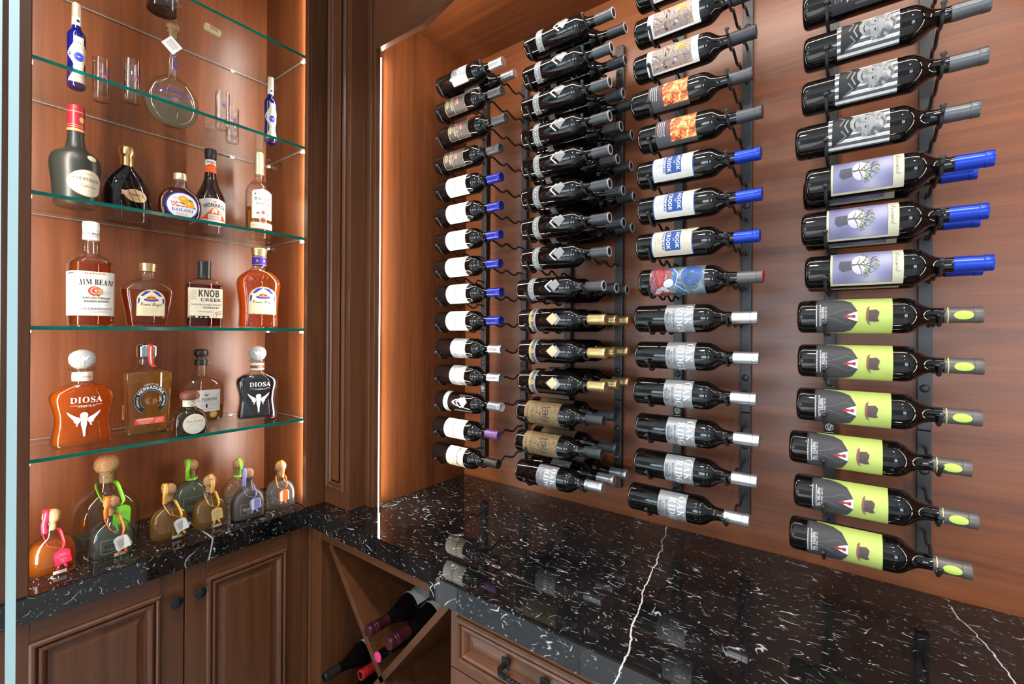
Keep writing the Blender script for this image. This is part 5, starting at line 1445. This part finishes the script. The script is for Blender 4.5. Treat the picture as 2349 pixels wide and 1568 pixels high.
def ringtext(s, rad, a0, a1, size, m):
    g = glyphs('bold'); n = len(s)
    for i, c in enumerate(s):
        if c == ' ' or c not in g: continue
        a = a0 + (a1 - a0) * i / max(1, n - 1)
        vs, ff, xm = g[c]
        o = []
        for x, y in vs:
            X = (x - xm / 2) * size; Y = y * size
            an = a - X / rad
            o.append((.003 + (rad + Y) * math.cos(an), .098 + (rad + Y) * 1.10 * math.sin(an)))
        P.raw(o, ff, m, 2)
ringtext('HERRADURA', .0285, R(146), R(34), .0108, labw); ringtext('TEQUILA', .0295, R(212), R(166), .0062, labw); ringtext('ORIGINAL', .0295, R(14), R(-34), .0062, labw); ringtext('ESTABLECIDO 1870', .0405, R(112), R(68), .0036, labw)
P.text('CH', .003, .088, .020, P_('embossed_bronze', (.20, .12, .06), .3), 'frak', lay=1)
for q in (-1, 1): P.ring(q * .035 + .002, .152, .006, .005, .0009, P_('embossed_bronze', (0, 0, 0)), 0, 20, 0, 4.5)
P.rect(-.034, .030, .036, .048, s_red, 0).text('HERRADURA', -.010, .0415, .0070, labw, 'bold', width=.040).text('REPOSADO', -.010, .0355, .0062, labw, 'bold', width=.034).text('100 DE AGAVE', -.010, .0315, .0036, labw, 'bold').text('TEQUILA', .0235, .0415, .0050, labw, 'bold', sx=.8).lines(.0235, .0375, 2, .004, .018, .0014, labw, 2).line([(.0135, .0305), (.0135, .0475)], .0005, labw)
P.build('print', r, front_surf(S))
Print().rect(-.013, .045, .013, .085, P_('pale_barcode_label', (.66, .52, .46), .6), 0).lines(0, .080, 3, .004, .018, .0016, gink).rect(.002, .052, .004, .074, ink, 1).rect(.005, .052, .0058, .074, ink, 1).rect(.0068, .052, .0082, .074, ink, 1).rect(.0092, .052, .0098, .074, ink, 1).build('side_label', r, lambda u, v, h: (-(.0515 + h), -u, v))
v, f = loft([(.2205, .0228, .0228, 2.2), (.222, .0240, .0240, 2.4), (.250, .0245, .0245, 2.4), (.255, .0225, .0225, 2.3), (.258, .0185, .0185, 2.2)], 16)
mesh_obj('cap', v, f, STEEL, r, smooth=True, sharp=25)
strip(r, 'seal_ribbon', [(.004, .006, .2585), (.004, -.019, .2584), (.004, -.0243, .252), (.004, -.0250, .222), (.0045, -.0253, .214), (.006, -.0250, .200), (.012, -.0290, .1915)], .0115, s_red)
strip(r, 'ribbon_stripe', [(.004, -.0249, .251), (.004, -.0256, .222), (.0045, -.0259, .214), (.006, -.0256, .201)], .0028, labw)
r = root('plump_tequila_bottle', (-1.707, .592, 1.215), -3, 'nearly empty rounded clear tequila bottle with cream square label and dark wood stopper')
S = body(r, [(0, .052, .027, 3.2), (.003, .0590, .031, 3.2), (.012, .0615, .033, 3.2), (.060, .0630, .034, 3.2), (.105, .0630, .034, 3.1), (.124, .0590, .032, 2.8), (.137, .0470, .029, 2.5), (.144, .0330, .024, 2.2), (.150, .0200, .0190, 2), (.158, .0160, .0160, 2), (.190, .0165, .0165, 2), (.208, .0165, .0165, 2), (.2095, .0225, .0225, 2), (.213, .0230, .0230, 2), (.215, .0200, .0200, 2)], CLEAR)
fill(r, S, .050, L_GOLD)
P = Print().rect(-.040, .036, .046, .106, labw, 0).frame(-.038, .038, .044, .104, .0006, s_gold, 1).text('EL PADRINO', .006, .0705, .0145, ink, 'serif', width=.058).text('DE MI TIERRA', .006, .0645, .0042, gink, 'serif').text('TEQUILA', -.014, .0565, .0048, s_gold, 'serif').text('ANEJO', .026, .0565, .0048, s_gold, 'serif').poly([(.004, .049), (.009, .049), (.009, .058), (.0075, .061), (.0055, .061), (.004, .058)], ink, 2).text('100% DE AGAVE', .006, .0425, .0048, gink, 'serif')
for q in range(7): a = R(30 + q * 20); P.line([(.006, .086), (.006 + .013 * math.cos(a), .086 + .011 * math.sin(a))], [.002, .0006], P_('olive_ink', (0, 0, 0)), 2)
P.ell(.026, .026, .011, .011, s_gold, 0, 24).ring(.026, .026, .0095, .0095, .0008, s_brown, 1)
P.build('label', r, front_surf(S))
turn(r, 'neck_sleeve', [(.184, .0172), (.1845, .0180), (.202, .0180), (.2025, .0172)], BLACKCAP)
strip(r, 'torn_tab', [(.014, -.011, .190), (.022, -.012, .192), (.030, -.012, .187)], .003, P_('pale_grey_ink', (0, 0, 0)), (0, 0, 1))
turn(r, 'stopper', [(.206, .013), (.2145, .0135), (.2148, .0175), (.218, .0200), (.226, .0205), (.233, .0185), (.2365, .0130), (.237, .006)], plain('dark_walnut_stopper', (.030, .014, .012), .35), 28)
r = root('small_tequila_bottle', (-1.533, .504, 1.215), -6, 'small dark amber tequila bottle with round cream label and brown wooden stopper')
S = body(r, [(0, .036, .024, 3.4), (.002, .0390, .0262, 3.6), (.008, .0400, .0270, 3.6), (.040, .0400, .0270, 3.4), (.055, .0375, .0255, 3), (.066, .0300, .0225, 2.5), (.073, .0200, .0180, 2.1), (.078, .0155, .0155, 2), (.082, .0145, .0145, 2), (.100, .0145, .0145, 2)], plain('brown_amber_glass', (.022, .011, .004), .05, 0, .6))
P = Print().ell(.006, .0315, .0285, .0285, s_gold, 0, 40).ell(.006, .0315, .0275, .0275, P_('label_ivory', (.68, .64, .52), .5), 1, 40).text('Don Julio', .006, .0365, .0115, s_red, 'script', width=.042, lay=2).text('TEQUILA', .006, .0495, .0045, s_gold, 'serif').lines(.006, .0300, 2, .004, .026, .0014, s_gold).lines(.006, .0120, 2, .004, .028, .0012, gink).lines(-.010, .021, 2, .003, .008, .0014, gink).lines(.022, .024, 2, .003, .008, .0014, gink)
P.build('label', r, front_surf(S))
Print().rect(.0, .012, .016, .040, labw, 0).rect(.001, .030, .015, .0345, s_gold, 1).rect(.001, .021, .015, .029, P_('teal_print', (.05, .28, .22), .5), 1).rect(.001, .0135, .007, .020, P_('steel_blue_print', (.15, .3, .55), .5), 1).build('tax_stamp', r, lambda u, v, h: (.0360 + u * .28 + h, -.0225 + u * .85, v))
Print().lines(0, .036, 5, .005, .030, .002, P_('wine_print', (.28, .03, .06), .5), 0).build('side_print', r, lambda u, v, h: (-(.0402 + h), -u, v))
nb = turn(r, 'neck_label', [(.080, .0152), (.0802, .0172), (.099, .0170), (.0992, .0150)], P_('label_ivory', (0, 0, 0)))
Print().ring(.002, .0895, .0095, .0048, .0009, s_red, 0, 24).build('neck_print', nb, cyl_surf(.0172))
turn(r, 'stopper', [(.097, .014), (.0995, .0150), (.100, .0205), (.104, .0235), (.111, .0242), (.118, .0220), (.1235, .0140), (.125, .005)], wood('reddish_walnut_knob', (.09, .022, .012), (.24, .075, .040), 'Z', .4), 28)

# ---- stubby hand-made tequila bottles on the worktop
def tequila(pos, face, sc, liq, level, rib, tagm, tag_white, label, glassm=None, ribbon_over=True, tag_at=(.012, .048, .0), plate=True, tilt=8, text_m=None, back_tag=False, bare=False, sidelab=True):
    r = root('stubby_tequila_bottle', pos, face, label, 'stubby corked tequila bottles on the worktop')
    g = glassm or CLEAR
    k = sc
    S = body(r, [(z * k, a * k, b * k, n) for z, a, b, n in [(0, .039, .023, 3), (.002, .0435, .0270, 3), (.008, .0460, .0292, 3.1), (.040, .0462, .0296, 3.1), (.060, .0445, .0290, 3), (.076, .0385, .0268, 2.7), (.087, .0290, .0232, 2.4), (.094, .0200, .0186, 2.1), (.100, .0155, .0155, 2), (.108, .0142, .0142, 2), (.122, .0145, .0145, 2), (.1245, .0165, .0165, 2), (.1270, .0190, .0190, 2), (.1290, .0186, .0186, 2), (.1295, .0150, .0150, 2)]], g)
    if liq: fill(r, S, level * k, liq, .0035 * k, .007 * k)
    turn(r, 'cork', [(z * k, q * k) for z, q in [(.108, .0098), (.128, .0108), (.1283, .0138), (.133, .0165), (.140, .0175), (.148, .0160), (.1545, .0105), (.157, .003)]], CORK, 30)
    sf = front_surf(S)
    P = Print()
    if plate:
        P.text('PATRON', 0, .030 * k, .0125 * k, text_m or ink, 'serif', width=.040 * k).frame(-.027 * k, .018 * k, .027 * k, .052 * k, .0006 * k, P_('embossed_line', (.35, .37, .35), .2), 0).text('SILVER' if False else 'TEQUILA', 0, .0235 * k, .0042 * k, text_m or gink, 'serif')
        P.build('plate_print', r, sf)
    if sidelab:
        Print().rect(-.030 * k, .0045 * k, -.006 * k, .0125 * k, labw, 0).lines(-.018 * k, .009 * k, 2, .003 * k, .020 * k, .0010 * k, gink).build('strip_label', r, (lambda u, v, h: (-(.0454 * k) - h, u + .016 * k, v)) if back_tag else (lambda u, v, h: sf(u + .030 * k, v, h)))
    if rib:
        w = .0065 * k if sc < 1.3 else .0060 * k
        tx, tz = tag_at[0] * k, tag_at[1] * k
        ty = sf(tx, tz + .018 * k, .003)[1] - .001
        top = (tx, ty - .001, tz + .0185 * k)
        if not bare:
            for q in (-1, 1):
                a = (q * .0145 * k, -.006 * k, .102 * k)
                mid = sf(q * .013 * k + tx * .35, .078 * k, .0015)
                pts = spline([(q * .010 * k, .008 * k, .106 * k), a, mid, ((mid[0] + top[0]) / 2, min(mid[1], top[1]) - .001, (mid[2] + top[2]) / 2), top], 4)
                strip(r, 'ribbon', pts, w, rib, (q * .75, -.35, .65))
                strip(r, 'ribbon_tail', [(tx + q * .003 * k, ty + .0008, tz - .012 * k), (tx + q * .006 * k, ty - .001, tz - .024 * k), (tx + q * .009 * k, ty - .002, tz - .030 * k)], w * .9, rib)
        else:
            turn(r, 'ribbon', [(.098 * k, .0148 * k), (.098 * k, .0156 * k), (.104 * k, .0148 * k), (.104 * k, .0140 * k)], rib)
        if ribbon_over:
            off = -.010 * k if ribbon_over == 'side' else .002 * k
            strip(r, 'seal_band', spline([(off * 1.3, -.0140 * k, .104 * k), (off * 1.5, -.0195 * k, .1275 * k), (off * 1.2, -.0178 * k, .141 * k), (off, -.010 * k, .1555 * k), (off, .004 * k, .158 * k), (off, .0185 * k, .140 * k)], 5), .0105 * k, rib)
        if tagm:
            hw, hh = .0150 * k, .0175 * k
            if sc > 1.3: hw, hh = .0125 * k, .0170 * k
            out = [(-hw, -hh), (hw, -hh), (hw, hh * .45)] + [(hw * math.cos(a), hh * .45 + hh * .55 * math.sin(a)) for a in [q * PI / 10 for q in range(1, 10)]] + [(-hw, hh * .45)]
            n = len(out)
            vs = [(x, 0, z) for x, z in out] + [(x, .0007, z) for x, z in out]
            fs = [tuple(range(n)), tuple(range(2 * n - 1, n - 1, -1))] + [(i, (i + 1) % n, (i + 1) % n + n, i + n) for i in range(n)]
            t = mesh_obj('tag', vs, fs, labw if tag_white else tagm, r)
            t.location = (tx, ty - .002, tz); t.rotation_euler = (R(-4), R(tilt), R(6))
            Q = Print()
            if tag_white: Q.lines(0, hh * .45, 9, hh * .13, hw * 1.5, hh * .06, gink, 0)
            else:
                im = P_('pale_tag_ink_' + tagm.name, tuple(min(1, c * .35 + .03) for c in tagm.diffuse_color[:3]), .5) if False else gink
                Q.text('PATRON', 0, hh * .02, hw * .42, im, 'serif', width=hw * 1.4, lay=1).lines(0, hh * .42, 2, hh * .14, hw * .9, hh * .05, im, 0).lines(0, -hh * .30, 2, hh * .16, hw * 1.0, hh * .05, im, 0).poly([(-hw * .25, -hh * .75), (0, -hh * .55), (hw * .25, -hh * .75)], im, 1)
            Q.build('tag_print', t, flat_surf(0))
            if tag_white or back_tag:
                t2 = mesh_obj('tag_leaf', vs, fs, labw if not tag_white else labw, r)
                t2.location = (tx - .002 * k if tag_white else tx + .004 * k, ty - .0008, tz - .001); t2.rotation_euler = (R(-4), R(tilt + (5 if tag_white else 0)), R(-14 if tag_white else 14))
    return r
c_red = P_('ribbon_crimson', (.55, .015, .04), .35); c_lime = P_('ribbon_lime', (.22, .62, .03), .35); c_org = P_('ribbon_orange', (.85, .16, .01), .35); c_gold = P_('ribbon_amber', (.72, .38, .06), .35); c_vio = P_('ribbon_violet', (.28, .27, .62), .4)
t_red = P_('tag_crimson', (.58, .02, .07), .4); t_lime = P_('tag_lime', (.16, .55, .03), .45); t_org = P_('tag_orange', (.80, .15, .01), .45); t_gold = P_('tag_gold', (.58, .40, .16), .4); t_vio = P_('tag_violet', (.24, .23, .55), .45)
Zc = .9142
tequila((-1.580, .228, Zc), -2, 1.0, L_ORANGE, .080, c_red, t_red, False, 'stubby orange tequila bottle with crimson tag beside the glass door', ribbon_over='side', tag_at=(.016, .046), plate=False, tilt=-6)
tequila((-1.690, .354, Zc), -2, 1.57, L_CLEAR, .020, c_lime, t_lime, False, 'very large clear corked tequila bottle with lime ribbon and tag', glassm=CLEARG, ribbon_over=False, tag_at=(.016, .052), plate=False, tilt=4, sidelab=False)
tequila((-1.581, .342, Zc), 0, 1.0, L_CLEAR, .070, c_org, t_org, True, 'stubby clear tequila bottle with orange ribbon and white text tag', ribbon_over='side', tag_at=(.016, .040), tilt=-22, glassm=CLEARG)
tequila((-1.582, .470, Zc), -2, 1.0, L_REPO, .082, c_gold, t_gold, True, 'stubby amber tequila bottle with gold ribbon and white text tag', ribbon_over='side', tag_at=(.022, .042), plate=False, tilt=-24)
tequila((-1.752, .582, Zc), -4, 1.10, L_GREENISH, .088, c_lime, None, False, 'pale green tequila bottle with lime neck ribbon behind the two amber ones', glassm=CLEARG, ribbon_over='side', bare=True, sidelab=False)
tequila((-1.576, .572, Zc), -4, 1.0, L_REPO, .082, c_gold, t_gold, False, 'stubby amber tequila bottle with gold printed tag facing out', tag_at=(.010, .046), plate=False, tilt=-4)
tequila((-1.700, .704, Zc), -4, 1.0, L_CLEAR, .066, c_lime, None, False, 'clear tequila bottle with lime neck ribbon behind the dark frosted one', ribbon_over=True, bare=True, sidelab=False)
tequila((-1.561, .675, Zc), -8, 1.0, None, 0, c_vio, t_vio, False, 'frosted dark coffee tequila bottle with violet ribbon and tag', glassm=plain('frosted_coffee_glass', (.055, .043, .036), .38, 0, .45), ribbon_over='side', tag_at=(.012, .050), tilt=-6, text_m=labw, sidelab=False, back_tag=True)
tequila((-1.561, .780, Zc), -14, 1.0, L_CLEAR, .084, c_org, t_org, False, 'stubby clear tequila bottle with orange tag in the cabinet corner', tag_at=(.002, .050), plate=False, tilt=0, back_tag=True)

# ------------------------------------------------------------------ bottles lying in the crossed wine cabinet
BURG = [(0, .030), (.002, .036), (.006, .0395), (.012, .0405), (.120, .0405), (.140, .0395), (.160, .0355), (.180, .0285), (.200, .0210), (.218, .0165), (.235, .0148), (.270, .0142), (.288, .0142), (.290, .010)]
BME = lathe_me('body', BURG, GLASSW, 36)
burgcap = plain('burgundy_capsule', (.055, .010, .016), .3, .3)
def burg(key, capm, prof, lab=True):
    r = empty('wine_bottle'); child('body', BME, r, (0, 0, 0))
    if lab:
        L = Print().rect(-.060, .036, .060, .142, labw, 0).build('label', r, cyl_surf(.0406))
        Print().text('CASTILLO', 0, .110, .0135, gink, 'serif').poly([(-.008, .124), (.004, .122), (.009, .129), (.004, .136), (-.004, .134), (-.009, .130)], ink, 1).lines(0, .085, 4, .01, .05, .002, gink).build('lettering', L, cyl_surf(.0406))
    child('capsule', lathe_me('capsule', prof, capm, 28), r, (0, 0, 0))
    KIND[key] = r
SCREW = [(.225, .0158), (.2255, .0166), (.262, .0163), (.263, .0170), (.268, .0170), (.269, .0162), (.271, .0170), (.276, .0170), (.277, .0162), (.279, .0170), (.292, .0170), (.2945, .0158), (.295, .008)]
burg('burg', burgcap, SCREW); burg('burg_black', blackfoil, CAPS); burg('burg_pink', plain('pink_wax_disc', (.62, .04, .16), .4), [(.2885, .0140), (.2888, .0142), (.2915, .0140), (.2922, .012), (.2923, .005)], False); burg('burg_red', plain('red_foil', (.45, .015, .02), .4), CAPS, False)
def lying(key, x, z, ycap, label, roll=0):
    o = KIND[key] if key not in used else copy_tree(KIND[key])
    used[key] = 1
    o.rotation_mode = 'ZYX'; o.rotation_euler = (R(90), 0, R(180 + roll)); o.location = (x, ycap + .295, z)
    tag(o, label, 'wine bottle', 'bottles lying in the crossed wine cabinet')
lying('burg', -1.103, .662, .800, 'upper burgundy-capped wine bottle lying with white label up in the crossed cabinet', 20)
lying('burg', -1.012, .664, .800, 'burgundy-capped wine bottle lying along the right divider of the crossed cabinet', 20)
lying('burg_pink', -1.068, .600, .805, 'wine bottle with a bright pink cap end below the burgundy-capped pair')
lying('burg_black', -1.378, .385, .828, 'black-capped wine bottle with white label lying low beside the cabinet stile', 30)
lying('burg_red', -1.262, .412, .885, 'red-capped wine bottle lying low behind the crossed divider board')
lying('burg_black', -1.335, .305, .850, 'wine bottle at the bottom of the crossed cabinet under the black-capped one')
